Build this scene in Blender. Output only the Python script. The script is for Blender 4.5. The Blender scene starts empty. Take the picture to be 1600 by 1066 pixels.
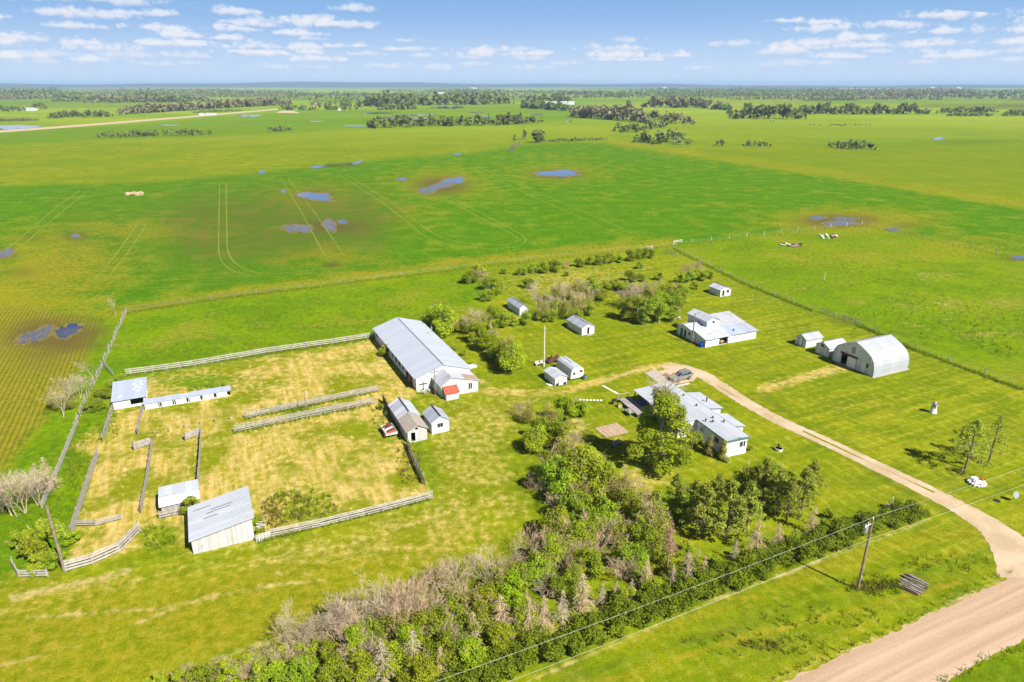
import bpy, math, random
import numpy as np
from mathutils import Vector, Matrix

random.seed(7)
R = math.radians
scene = bpy.context.scene
COL = scene.collection
# ---------------------------------------------------------------- camera model
H, F, PITCH = 55.0, 1067.0, R(20.6)
sP, cP = math.sin(PITCH), math.cos(PITCH)


def W(px, py, h=0.0):
    """ground point (height h) seen at photo pixel px,py"""
    u = (px - 800) / F
    v = (533 - py) / F
    k = (H - h) / -(v * cP - sP)
    return Vector((u * k, (cP + v * sP) * k, h))


AX = R(25)                                   # the farm's own axes
E1 = Vector((math.cos(AX), math.sin(AX), 0))
E2 = Vector((-math.sin(AX), math.cos(AX), 0))

cam_d = bpy.data.cameras.new('Camera')
cam = bpy.data.objects.new('Camera', cam_d)
COL.objects.link(cam)
cam.location = (0, 0, H)
cam.rotation_euler = (R(90) - PITCH, 0, 0)
cam_d.sensor_width = 36
cam_d.lens = 24.0
cam_d.clip_start = 0.5
cam_d.clip_end = 120000
scene.camera = cam

vs = scene.view_settings
vs.view_transform = 'Standard'
vs.look = 'None'
vs.exposure = 0.94
vs.gamma = 1.0
scene.cycles.volume_bounces = 0
scene.cycles.max_bounces = 6
scene.cycles.diffuse_bounces = 2
scene.cycles.glossy_bounces = 2
scene.cycles.transmission_bounces = 3
scene.cycles.transparent_max_bounces = 4


# ---------------------------------------------------------------- node helpers
def nd(nt, typ, ins=None, **props):
    n = nt.nodes.new(typ)
    for k, v in props.items():
        setattr(n, k, v)
    for k, v in (ins or {}).items():
        if isinstance(v, bpy.types.NodeSocket):
            nt.links.new(v, n.inputs[k])
        else:
            n.inputs[k].default_value = v
    return n


def mth(nt, op, a, b=0.0, clamp=False, c=None):
    d = {0: a, 1: b}
    if c is not None:
        d[2] = c
    return nd(nt, 'ShaderNodeMath', d, operation=op, use_clamp=clamp).outputs[0]


def mix(nt, f, a, b, blend='MIX'):
    def q(v):
        return v if isinstance(v, bpy.types.NodeSocket) else (tuple(v) + (1,) if len(v) == 3 else v)
    return nd(nt, 'ShaderNodeMix', {0: f, 6: q(a), 7: q(b)}, data_type='RGBA', blend_type=blend).outputs[2]


def noi(nt, vec, scale, detail=4.0, rough=0.55, dist=0.0):
    return nd(nt, 'ShaderNodeTexNoise', {'Vector': vec, 'Scale': scale, 'Detail': detail, 'Roughness': rough, 'Distortion': dist}).outputs[0]


def ramp(nt, v, lo, hi, a=0.0, b=1.0):
    return nd(nt, 'ShaderNodeMapRange', {0: v, 1: lo, 2: hi, 3: a, 4: b}, interpolation_type='SMOOTHSTEP').outputs[0]


def vmul(nt, vec, s):
    return nd(nt, 'ShaderNodeVectorMath', {0: vec, 1: s}, operation='MULTIPLY').outputs[0]


def new_mat(name):
    m = bpy.data.materials.new(name)
    m.use_nodes = True
    nt = m.node_tree
    nt.nodes.clear()
    out = nt.nodes.new('ShaderNodeOutputMaterial')
    return m, nt, out


def princ(nt, out, col, rough=0.8, metal=0.0, spec=0.3, bump=None, bstr=0.3, bdist=0.05):
    p = nd(nt, 'ShaderNodeBsdfPrincipled', {'Roughness': rough, 'Metallic': metal, 'Specular IOR Level': spec})
    if isinstance(col, bpy.types.NodeSocket):
        nt.links.new(col, p.inputs['Base Color'])
    else:
        p.inputs['Base Color'].default_value = tuple(col) + (1,)
    if bump is not None:
        b = nd(nt, 'ShaderNodeBump', {'Strength': bstr, 'Distance': bdist, 'Height': bump})
        nt.links.new(b.outputs[0], p.inputs['Normal'])
    nt.links.new(p.outputs[0], out.inputs[0])
    return p


def obj_vec(nt):
    return nd(nt, 'ShaderNodeTexCoord').outputs['Object']


def obj_rand(nt):
    return nd(nt, 'ShaderNodeObjectInfo').outputs['Random']


def mat_boards(name, c1, c2, grime, axis='xy', w=0.22, rough=0.85, gr=0.52):
    """wall boards: one tone per board, stains running down"""
    m, nt, out = new_mat(name)
    v = obj_vec(nt)
    s = nd(nt, 'ShaderNodeSeparateXYZ', {0: v})
    if axis == 'z':
        t = s.outputs[2]
    else:
        t = mth(nt, 'ADD', s.outputs[0], s.outputs[1])
    k = mth(nt, 'DIVIDE', t, w)
    wn = nd(nt, 'ShaderNodeTexWhiteNoise', {'W': mth(nt, 'FLOOR', k)}, noise_dimensions='1D').outputs[0]
    fr = mth(nt, 'FRACT', k)
    gap = mth(nt, 'LESS_THAN', fr, 0.10)
    st = noi(nt, vmul(nt, v, (2.2, 2.2, 0.5)), 1.3, 5, 0.65)
    c = mix(nt, wn, c1, c2)
    c = mix(nt, ramp(nt, st, gr, gr + 0.22), c, grime)
    c = mix(nt, mth(nt, 'MULTIPLY', gap, 0.45), c, grime)
    princ(nt, out, c, rough, bump=mth(nt, 'MULTIPLY', gap, -1.0), bstr=0.5, bdist=0.02)
    return m


def mat_sheet(name, c1, c2, stain, axis='y', w=0.85, rough=0.45, st_lo=0.6, metal=0.0):
    """roof sheeting: ribs across `axis`, one tone per sheet, stains"""
    m, nt, out = new_mat(name)
    v = obj_vec(nt)
    s = nd(nt, 'ShaderNodeSeparateXYZ', {0: v})
    t = s.outputs['xyz'.index(axis)]
    wn = nd(nt, 'ShaderNodeTexWhiteNoise', {'W': mth(nt, 'FLOOR', mth(nt, 'DIVIDE', t, w))}, noise_dimensions='1D').outputs[0]
    rib = mth(nt, 'SINE', mth(nt, 'MULTIPLY', t, 2 * math.pi / 0.28))
    n = noi(nt, v, 0.7, 6, 0.65)
    n2 = noi(nt, v, 5.0, 3, 0.6)
    f = mth(nt, 'ADD', mth(nt, 'MULTIPLY', wn, 0.55), mth(nt, 'MULTIPLY', n2, 0.45))
    c = mix(nt, f, c1, c2)
    c = mix(nt, ramp(nt, n, st_lo, st_lo + 0.2), c, stain)
    princ(nt, out, c, rough, metal, 0.4, bump=rib, bstr=0.35, bdist=0.02)
    return m


def mat_plain(name, c1, c2=None, scale=4.0, rough=0.8, metal=0.0, spec=0.3):
    m, nt, out = new_mat(name)
    c2 = c2 or tuple(x * 0.7 for x in c1)
    n = noi(nt, obj_vec(nt), scale, 4, 0.6)
    princ(nt, out, mix(nt, ramp(nt, n, 0.35, 0.65), c1, c2), rough, metal, spec)
    return m


def mat_leaf(name, c1, c2, c3, trans=0.42):
    m, nt, out = new_mat(name)
    v = obj_vec(nt)
    n = noi(nt, v, 0.55, 3, 0.6)
    n2 = noi(nt, v, 4.0, 2, 0.6)
    r = obj_rand(nt)
    c = mix(nt, ramp(nt, n, 0.35, 0.65), c1, c2)
    c = mix(nt, mth(nt, 'MULTIPLY', ramp(nt, n2, 0.5, 0.7), 0.6), c, c3)
    hsv = nd(nt, 'ShaderNodeHueSaturation', {'Hue': mth(nt, 'ADD', 0.468, mth(nt, 'MULTIPLY', r, 0.026)),
                                            'Saturation': 1.0, 'Value': mth(nt, 'ADD', 0.85, mth(nt, 'MULTIPLY', r, 0.5)), 'Color': c}).outputs[0]
    d = nd(nt, 'ShaderNodeBsdfPrincipled', {'Base Color': hsv, 'Roughness': 0.6, 'Specular IOR Level': 0.06})
    tr = nd(nt, 'ShaderNodeBsdfTranslucent', {'Color': hsv})
    ms = nd(nt, 'ShaderNodeMixShader', {0: trans, 1: d.outputs[0], 2: tr.outputs[0]})
    nt.links.new(ms.outputs[0], out.inputs[0])
    return m


MT = {}
MT['white'] = mat_boards('white_painted_boards', (.70, .71, .72), (.54, .55, .57), (.36, .35, .33))
MT['whitelap'] = mat_boards('white_lap_siding', (.80, .80, .80), (.72, .73, .74), (.50, .50, .48), axis='z', w=0.22, gr=.6)
MT['whitemetal'] = mat_sheet('white_wall_sheet', (.74, .75, .77), (.66, .68, .71), (.45, .44, .42), axis='x', w=1.0, st_lo=.58)
MT['roof_y'] = mat_sheet('grey_roof_sheet', (.37, .395, .45), (.26, .285, .34), (.22, .215, .23), 'y', st_lo=.55)
MT['roof_x'] = mat_sheet('grey_roof_sheet_across', (.37, .395, .45), (.26, .285, .34), (.22, .215, .23), 'x', st_lo=.55)
MT['barnroof'] = mat_sheet('pale_barn_roof_sheet', (.44, .475, .54), (.355, .39, .455), (.31, .335, .385), 'y', w=0.9, st_lo=.58)
MT['wroof_y'] = mat_sheet('whitish_roof_sheet', (.47, .49, .53), (.34, .36, .40), (.26, .25, .26), 'y', st_lo=.55)
MT['wroof_x'] = mat_sheet('whitish_roof_sheet_across', (.47, .49, .53), (.34, .36, .40), (.26, .25, .26), 'x', st_lo=.55)
MT['broof_x'] = mat_sheet('blue_grey_roof_sheet', (.36, .40, .50), (.29, .33, .42), (.25, .27, .33), 'x')
MT['lilac_x'] = mat_sheet('dull_roof_sheet', (.42, .42, .46), (.34, .34, .38), (.27, .26, .27), 'x', st_lo=.52)
MT['felt'] = mat_plain('mobile_roof_coating', (.385, .405, .45), (.345, .365, .41), .6, .7)
MT['patchroof'] = mat_sheet('patched_roof_sheet', (.60, .62, .68), (.27, .26, .32), (.20, .15, .15), 'y', w=1.3, st_lo=.56)
MT['shingle'] = mat_plain('old_wood_shingles', (.40, .35, .31), (.23, .19, .16), 6.0, .95)
MT['greywood'] = mat_boards('weathered_grey_boards', (.40, .37, .35), (.24, .215, .20), (.15, .13, .12), w=0.2)
MT['palewood'] = mat_boards('bleached_boards', (.60, .58, .56), (.40, .38, .37), (.18, .165, .155), w=0.30, gr=.54)
MT['darkwood'] = mat_boards('dark_old_boards', (.13, .11, .10), (.07, .06, .055), (.03, .03, .03))
MT['rail'] = mat_plain('weathered_rails', (.40, .37, .34), (.25, .225, .205), 3.0, .9)
MT['palerail'] = mat_plain('bleached_rails', (.46, .43, .39), (.33, .30, .27), 1.5, .9)
MT['post'] = mat_plain('weathered_post_wood', (.34, .30, .27), (.20, .17, .15), 3.0, .9)
MT['pole'] = mat_plain('pole_wood', (.27, .21, .16), (.17, .13, .10), 2.0, .9)
MT['whitepole'] = mat_plain('whitewashed_pole', (.62, .60, .56), (.45, .42, .38), 2.0, .9)
MT['dark'] = mat_plain('dark_interior', (.03, .03, .03), (.015, .015, .015))
MT['glass'] = mat_plain('window_glass', (.035, .045, .06), (.02, .025, .03), 2, .08, 0, .6)
MT['red'] = mat_plain('faded_red_paint', (.48, .055, .025), (.44, .10, .06), 1.2, .8)
MT['redbrown'] = mat_plain('red_brown_paint', (.22, .05, .04), (.13, .03, .03), 3.0, .7)
MT['brownroof'] = mat_plain('brown_boards', (.36, .25, .18), (.26, .18, .13), 3.0, .9)
MT['rust'] = mat_plain('rusty_iron', (.13, .05, .03), (.07, .035, .03), 5.0, .85)
MT['trim'] = mat_plain('green_trim', (.08, .19, .19), (.06, .14, .14), 3.0, .6)
MT['blackcap'] = mat_plain('dark_ridge_cap', (.05, .05, .06), (.03, .03, .035), 3.0, .6)
MT['blue'] = mat_plain('blue_plastic', (.01, .06, .42), (.01, .04, .3), 3.0, .4)
MT['paleblue'] = mat_plain('blue_tarp', (.03, .14, .35), (.02, .08, .2), 2.0, .5)
MT['concrete'] = mat_plain('concrete', (.42, .36, .31), (.31, .26, .22), 2.0, .9)
MT['paver'] = mat_plain('pink_patio_slab', (.44, .31, .22), (.33, .23, .16), 2.0, .9)
MT['silver'] = mat_plain('silver_car_paint', (.40, .41, .44), (.36, .37, .40), 2.0, .28, .55, .5)
MT['rubber'] = mat_plain('tyre_rubber', (.02, .02, .02), (.03, .03, .03))
MT['rim'] = mat_plain('wheel_rim', (.45, .45, .47), (.35, .35, .37), 3, .35, .6)
MT['lamp'] = mat_plain('lamp_glass', (.7, .7, .72), (.6, .6, .62), 3, .1)
MT['redlamp'] = mat_plain('red_lamp_glass', (.4, .02, .02), (.3, .02, .02), 3, .2)
MT['bark'] = mat_plain('tree_bark', (.20, .16, .13), (.11, .09, .07), 3.0, .95)
MT['palebark'] = mat_plain('pale_bark', (.36, .32, .27), (.23, .20, .17), 3.0, .95)
MT['dead'] = mat_plain('dead_grey_wood', (.50, .365, .235), (.38, .275, .18), 1.5, .95)
MT['dead2'] = mat_plain('pale_dead_twigs', (.44, .355, .25), (.33, .265, .18), 1.5, .95)
MT['deadred'] = mat_plain('brown_dead_needles', (.36, .19, .14), (.26, .14, .105), 1.5, .95)
MT['straw'] = mat_plain('bleached_straw', (.42, .33, .20), (.30, .22, .12), 1.5, .95)
MT['stone'] = mat_plain('white_painted_stone', (.74, .73, .72), (.60, .58, .56), 6, .8)
MT['metal'] = mat_plain('galvanised_metal', (.50, .52, .55), (.40, .42, .45), 4, .35, .6)
MT['wire'] = mat_plain('bright_wire', (.50, .48, .40), (.42, .40, .33), 2, .5)
MT['track'] = mat_plain('pressed_crop', (.115, .19, .006), (.15, .185, .012), .4, .95)
MT['cowhide'] = mat_plain('black_hide', (.02, .018, .016), (.035, .03, .025), 2, .8)
MT['leaf'] = mat_leaf('green_leaves', (.31, .41, .02), (.165, .25, .012), (.36, .42, .05))
MT['leafdark'] = mat_leaf('deep_green_leaves', (.23, .35, .018), (.125, .215, .012), (.35, .43, .04))
MT['leafbright'] = mat_leaf('bright_green_leaves', (.26, .38, .012), (.15, .26, .009), (.36, .45, .03))
MT['leafolive'] = mat_leaf('olive_leaves', (.33, .35, .07), (.21, .24, .038), (.44, .42, .15))
MT['hedge'] = mat_leaf('hedge_leaves', (.175, .285, .014), (.10, .185, .011), (.29, .38, .04))
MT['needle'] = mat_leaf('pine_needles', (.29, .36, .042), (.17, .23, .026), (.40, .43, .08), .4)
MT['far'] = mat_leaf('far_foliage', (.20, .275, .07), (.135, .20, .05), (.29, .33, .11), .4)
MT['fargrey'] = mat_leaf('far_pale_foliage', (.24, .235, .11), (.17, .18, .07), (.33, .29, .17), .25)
MT['grassblade'] = mat_leaf('tall_grass_blades', (.15, .235, .008), (.12, .21, .007), (.22, .25, .03), .45)
MT['reed'] = mat_leaf('dry_weed_stalks', (.23, .20, .05), (.17, .18, .03), (.32, .24, .09), .4)


# ---------------------------------------------------------------- mesh builder
class MB:
    def __init__(s):
        s.v, s.f, s.m = [], [], []

    def add(s, vs_, fs, m=0):
        o = len(s.v)
        s.v += [tuple(p) for p in vs_]
        s.f += [tuple(i + o for i in f) for f in fs]
        s.m += [m] * len(fs)

    def box(s, x0, x1, y0, y1, z0, z1, m=0):
        s.add([(x0, y0, z0), (x1, y0, z0), (x1, y1, z0), (x0, y1, z0), (x0, y0, z1), (x1, y0, z1), (x1, y1, z1), (x0, y1, z1)],
              [(3, 2, 1, 0), (4, 5, 6, 7), (0, 1, 5, 4), (1, 2, 6, 5), (2, 3, 7, 6), (3, 0, 4, 7)], m)

    def beam(s, p, q, w, h, m=0):
        p, q = Vector(p), Vector(q)
        d = (q - p).normalized()
        side = Vector((0, 0, 1)).cross(d)
        if side.length < 1e-4:
            side = Vector((1, 0, 0))
        side.normalize()
        up = d.cross(side)
        a, b = side * w / 2, up * h / 2
        s.add([p - a - b, p + a - b, p + a + b, p - a + b, q - a - b, q + a - b, q + a + b, q - a + b],
              [(0, 1, 2, 3), (7, 6, 5, 4), (1, 0, 4, 5), (2, 1, 5, 6), (3, 2, 6, 7), (0, 3, 7, 4)], m)

    def tube(s, pts, rad, n=6, m=0, cap=True):
        pts = [Vector(p) for p in pts]
        rings = []
        vv, ff = [], []
        for i, p in enumerate(pts):
            d = (pts[min(i + 1, len(pts) - 1)] - pts[max(i - 1, 0)]).normalized()
            ref = Vector((1, 0, 0)) if abs(d.x) < .8 else Vector((0, 1, 0))
            a = d.cross(ref).normalized()
            b = d.cross(a)
            for k in range(n):
                t = 2 * math.pi * k / n
                vv.append(p + (a * math.cos(t) + b * math.sin(t)) * rad[i])
        for i in range(len(pts) - 1):
            for k in range(n):
                k2 = (k + 1) % n
                ff.append((i * n + k, i * n + k2, (i + 1) * n + k2, (i + 1) * n + k))
        if cap:
            ff.append(tuple(range(n))[::-1])
            ff.append(tuple((len(pts) - 1) * n + k for k in range(n)))
        s.add(vv, ff, m)

    def lathe(s, prof, n=12, m=0, c=(0, 0)):
        s.tube([(c[0], c[1], z) for r, z in prof], [r for r, z in prof], n, m)

    def slab(s, a, b, c, d, t, m=0):
        """four top corners, thickness t downwards"""
        top = [Vector(q) for q in (a, b, c, d)]
        bot = [q - Vector((0, 0, t)) for q in top]
        s.add(top + bot, [(0, 1, 2, 3), (7, 6, 5, 4), (1, 0, 4, 5), (2, 1, 5, 6), (3, 2, 6, 7), (0, 3, 7, 4)], m)

    def blob(s, c, r, seed=0, n=7, k=5, m=0, j=.25):
        rg = random.Random(seed)
        vv = [(c[0], c[1], c[2] - r[2])]
        for i in range(1, k):
            ph = -math.pi / 2 + math.pi * i / k
            for q in range(n):
                t = 2 * math.pi * q / n
                e = 1 + rg.uniform(-j, j)
                vv.append((c[0] + r[0] * e * math.cos(ph) * math.cos(t), c[1] + r[1] * e * math.cos(ph) * math.sin(t), c[2] + r[2] * e * math.sin(ph)))
        vv.append((c[0], c[1], c[2] + r[2]))
        ff = [(0, 1 + (q + 1) % n, 1 + q) for q in range(n)]
        for i in range(k - 2):
            for q in range(n):
                a = 1 + i * n
                ff.append((a + q, a + (q + 1) % n, a + n + (q + 1) % n, a + n + q))
        L = len(vv) - 1
        a = 1 + (k - 2) * n
        ff += [(a + q, a + (q + 1) % n, L) for q in range(n)]
        s.add(vv, ff, m)

    def wall(s, a, b, prof, zb=0.0, ops=(), t=.12, m=0):
        """upright wall a->b, top profile [(s,z)..], openings (s0,s1,z0,z1); thickness goes to the left of a->b"""
        a, b = Vector((a[0], a[1], 0)), Vector((b[0], b[1], 0))
        L = (b - a).length
        d = (b - a) / L
        nrm = Vector((-d.y, d.x, 0)) * t
        ss = sorted(set([0.0, L] + [min(max(q[0], 0), L) for q in prof] + [x for o in ops for x in o[:2]]))
        xs, zs = [q[0] for q in prof], [q[1] for q in prof]

        def top(x):
            return float(np.interp(x, xs, zs))

        def piece(s0, s1, z00, z01, z10, z11):
            p = [a + d * s0, a + d * s1]
            q = [p[0] + Vector((0, 0, z00)), p[1] + Vector((0, 0, z10)), p[1] + Vector((0, 0, z11)), p[0] + Vector((0, 0, z01))]
            r = [x + nrm for x in q]
            s.add(q + r, [(0, 1, 2, 3), (7, 6, 5, 4), (1, 0, 4, 5), (3, 2, 6, 7)], m)
        for s0, s1 in zip(ss[:-1], ss[1:]):
            if s1 - s0 < 1e-4:
                continue
            mid = (s0 + s1) / 2
            op = [o for o in ops if o[0] < mid < o[1]]
            if not op:
                piece(s0, s1, zb, top(s0), zb, top(s1))
            else:
                o = op[0]
                if o[2] > zb + .01:
                    piece(s0, s1, zb, o[2], zb, o[2])
                if o[3] < min(top(s0), top(s1)) - .01:
                    piece(s0, s1, o[3], top(s0), o[3], top(s1))
        for o in ops:
            for x in (o[0], o[1]):
                p = a + d * x
                s.add([p + Vector((0, 0, o[2])), p + Vector((0, 0, o[3])), p + nrm + Vector((0, 0, o[3])), p + nrm + Vector((0, 0, o[2]))], [(0, 1, 2, 3)], m)

    def build(s, name, mats, parent=None, smooth=False):
        me = bpy.data.meshes.new(name)
        me.from_pydata(s.v, [], s.f)
        if not isinstance(mats, (list, tuple)):
            mats = [mats]
        for q in mats:
            me.materials.append(MT[q] if isinstance(q, str) else q)
        if len(mats) > 1:
            me.polygons.foreach_set('material_index', s.m)
        if smooth:
            me.polygons.foreach_set('use_smooth', [True] * len(me.polygons))
        me.update()
        o = bpy.data.objects.new(name, me)
        COL.objects.link(o)
        if parent:
            o.parent = parent
        return o


def thing(name, label, cat, loc, rot=AX, group=None):
    o = bpy.data.objects.new(name, None)
    o.empty_display_size = .3
    COL.objects.link(o)
    o.location = loc
    o.rotation_euler = (0, 0, rot)
    return tag(o, label, cat, group)


def tag(o, label, cat, group=None, kind=None):
    o['label'] = label
    o['category'] = cat
    if group:
        o['group'] = group
    if kind:
        o['kind'] = kind
    return o


def struct(o, label=None, cat=None, kind='structure'):
    o['kind'] = kind
    if label:
        o['label'] = label
    if cat:
        o['category'] = cat
    return o


def dup(root, loc, rz=None, scale=None):
    def cp(o, par):
        c = o.copy()
        COL.objects.link(c)
        if par:
            c.parent = par
        for ch in list(o.children):
            cp(ch, c)
        return c
    r = cp(root, None)
    r.location = loc
    if rz is not None:
        r.rotation_euler = (0, 0, rz)
    if scale is not None:
        r.scale = scale
    return r


ORD = ['', 'first', 'second', 'third', 'fourth', 'fifth', 'sixth', 'seventh', 'eighth', 'ninth', 'tenth', 'eleventh', 'twelfth', 'thirteenth', 'fourteenth',
       'fifteenth', 'sixteenth', 'seventeenth', 'eighteenth', 'nineteenth', 'twentieth']


def ordw(i):
    return ORD[i] if i < len(ORD) else str(i) + 'th'


# ---------------------------------------------------------------- sun and sky
SUN_EL, SUN_AZ = R(45), R(135)              # azimuth clockwise from +Y: the sun stands behind the camera, to the right
sd = bpy.data.lights.new('sun', 'SUN')
sd.energy = 5.0
sd.angle = R(.53)
sd.color = (1.0, .955, .87)
so = bpy.data.objects.new('sun', sd)
COL.objects.link(so)
sdir = Vector((math.sin(SUN_AZ) * math.cos(SUN_EL), math.cos(SUN_AZ) * math.cos(SUN_EL), math.sin(SUN_EL)))
so.rotation_euler = sdir.to_track_quat('Z', 'Y').to_euler()
so.location = sdir * 300


def make_world():
    w = bpy.data.worlds.new('World')
    scene.world = w
    w.use_nodes = True
    nt = w.node_tree
    nt.nodes.clear()
    out = nt.nodes.new('ShaderNodeOutputWorld')
    sky = nt.nodes.new('ShaderNodeTexSky')
    sky.sky_type = 'NISHITA'
    sky.sun_disc = False
    sky.sun_elevation = SUN_EL
    sky.sun_rotation = SUN_AZ
    sky.altitude = 600
    sky.air_density = 1.0
    sky.dust_density = 0.6
    sky.ozone_density = 2.0
    d = nd(nt, 'ShaderNodeTexCoord').outputs['Generated']
    s = nd(nt, 'ShaderNodeSeparateXYZ', {0: d})
    x, y, z = s.outputs
    base = nd(nt, 'ShaderNodeHueSaturation', {'Hue': .5, 'Saturation': SKY_SAT, 'Value': 1.0, 'Color': sky.outputs[0]}).outputs[0]
    base = mix(nt, 1.0, base, SKY_TINT, 'MULTIPLY')
    base = mix(nt, ramp(nt, z, .40, .10), base, TOPBLUE)
    base = mix(nt, ramp(nt, z, .105, .0, 0.0, .95), base, HORIZON)
    u = mth(nt, 'DIVIDE', mth(nt, 'ARCTAN2', x, y), R(37))           # azimuth
    e = mth(nt, 'DIVIDE', z, .115)                                    # elevation
    col = base
    # cumulus in three banks, the low ones farther away and smaller: (cells per azimuth, per elevation, size, strength, cover)
    def cov_top(uc, ec):
        return mth(nt, 'MULTIPLY', ramp(nt, uc, -.22, -.46, .03, .80), ramp(nt, ec, .45, .60))

    def cov_mid(uc, ec):
        l = mth(nt, 'MULTIPLY', ramp(nt, uc, -.2, -.45), ramp(nt, ec, .80, .62, 0, .85))
        r = mth(nt, 'MULTIPLY', ramp(nt, uc, .42, .58), ramp(nt, ec, .70, .60, 0, .95))
        m_ = ramp(nt, ec, .50, .38, 0, .42)
        return mth(nt, 'MULTIPLY', mth(nt, 'MAXIMUM', mth(nt, 'MAXIMUM', l, r), m_), ramp(nt, ec, .16, .26))

    def cov_low(uc, ec):
        return mth(nt, 'MULTIPLY', ramp(nt, ec, .50, .40, .0, .68), ramp(nt, ec, .08, .16))
    for nx, ny, size, strength, cov, off in ((10.0, 10.0, .62, .55, cov_low, 7.3), (8.0, 8.4, .66, .8, cov_mid, 12.9), (7.0, 7.0, .66, .85, cov_mid, 2.9), (6.0, 6.0, .64, .75, cov_top, CLOUD_SEED)):
        X = mth(nt, 'ADD', mth(nt, 'MULTIPLY', u, nx), off)
        Y = mth(nt, 'ADD', mth(nt, 'MULTIPLY', e, ny), off)
        pv = nd(nt, 'ShaderNodeCombineXYZ', {0: X, 1: Y}).outputs[0]
        vo = nd(nt, 'ShaderNodeTexVoronoi', {'Vector': pv, 'Scale': 1.0, 'Randomness': .85}, voronoi_dimensions='2D')
        pc = nd(nt, 'ShaderNodeSeparateXYZ', {0: vo.outputs['Position']})
        rc = nd(nt, 'ShaderNodeSeparateColor', {0: vo.outputs['Color']})
        dx = mth(nt, 'SUBTRACT', X, pc.outputs[0])
        dy = mth(nt, 'SUBTRACT', Y, pc.outputs[1])
        uc = mth(nt, 'DIVIDE', mth(nt, 'SUBTRACT', pc.outputs[0], off), nx)
        ec = mth(nt, 'DIVIDE', mth(nt, 'SUBTRACT', pc.outputs[1], off), ny)
        here = mth(nt, 'LESS_THAN', rc.outputs[1], cov(uc, ec))
        up = mth(nt, 'MAXIMUM', dy, 0.0)
        dn = mth(nt, 'MULTIPLY', mth(nt, 'MINIMUM', dy, 0.0), 2.1)
        yy = mth(nt, 'ADD', up, dn)
        r_ = mth(nt, 'SQRT', mth(nt, 'ADD', mth(nt, 'MULTIPLY', dx, dx), mth(nt, 'MULTIPLY', yy, yy)))
        sz = mth(nt, 'MULTIPLY', mth(nt, 'ADD', .55, mth(nt, 'MULTIPLY', rc.outputs[0], .6)), size)
        pn = nd(nt, 'ShaderNodeCombineXYZ', {0: mth(nt, 'MULTIPLY', X, 4.2 / nx), 1: mth(nt, 'DIVIDE', Y, ny), 2: mth(nt, 'MULTIPLY', rc.outputs[2], 9.0)}).outputs[0]
        n = noi(nt, pn, 3.2 + ny * .75, 4, .58)
        sh = mth(nt, 'ADD', mth(nt, 'SUBTRACT', 1.0, mth(nt, 'DIVIDE', r_, sz)), mth(nt, 'MULTIPLY', mth(nt, 'SUBTRACT', n, .5), 2.9))
        a = mth(nt, 'MULTIPLY', mth(nt, 'MULTIPLY', ramp(nt, sh, .08, .82), here), strength)
        lit = ramp(nt, mth(nt, 'ADD', mth(nt, 'DIVIDE', dy, sz), mth(nt, 'MULTIPLY', mth(nt, 'SUBTRACT', n, .5), 1.2)), -.25, .22)
        col = mix(nt, a, col, mix(nt, lit, CLOUD_LO, CLOUD_HI))
    bg = nd(nt, 'ShaderNodeBackground', {'Color': col, 'Strength': SKY_STR})
    nt.links.new(bg.outputs[0], out.inputs[0])


SKY_STR = .052
HORIZON = (6.3, 7.7, 9.6)
TOPBLUE = (2.6, 4.8, 8.3)
CLOUD_SEED = 5.3
SKY_SAT, SKY_TINT = 1.12, (.29, .33, .45)
CLOUD_LO, CLOUD_HI = (6.9, 7.4, 9.0), (9.0, 9.1, 9.6)
make_world()

# ---------------------------------------------------------------- ground masks on a world-fixed sheet
ys = np.concatenate([np.array([132.25, 132.5, 132.8, 133.2, 133.6, 134, 134.5, 135, 135.6, 136.3, 137, 138, 139]), np.arange(140, 300, 1.5), np.arange(300, 1110, 2.0), np.arange(1110, 1900, 60.0)])
xs = np.concatenate([np.arange(-500, -160, 40.0), np.arange(-160, 1762, 2.0), np.arange(1780, 2120, 40.0)])
PX, PY = np.meshgrid(xs, ys)
PX, PY = PX.ravel(), PY.ravel()
vv_ = (533 - PY) / F
kk_ = H / -(vv_ * cP - sP)
GX, GY = (PX - 800) / F * kk_, (cP + vv_ * sP) * kk_
NV = len(PX)


def poly_mask(poly, feather):
    """1 inside, fading over `feather` pixels across the outline"""
    P = np.array(poly, float)
    out = np.zeros(NV)
    sel = (PX > P[:, 0].min() - feather) & (PX < P[:, 0].max() + feather) & (PY > P[:, 1].min() - feather) & (PY < P[:, 1].max() + feather)
    x, y = PX[sel], PY[sel]
    d2 = np.full(len(x), 1e9)
    ins = np.zeros(len(x), bool)
    Q = np.roll(P, -1, 0)
    for (ax, ay), (bx, by) in zip(P, Q):
        dx, dy = bx - ax, by - ay
        t = np.clip(((x - ax) * dx + (y - ay) * dy) / (dx * dx + dy * dy + 1e-9), 0, 1)
        d2 = np.minimum(d2, (x - ax - t * dx) ** 2 + (y - ay - t * dy) ** 2)
        c = ((ay > y) != (by > y))
        ins ^= c & (x < (bx - ax) * (y - ay) / (by - ay + 1e-12) + ax)
    d = np.sqrt(d2) * np.where(ins, 1, -1)
    out[sel] = np.clip(.5 + d / (2 * feather), 0, 1)
    return out


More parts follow.
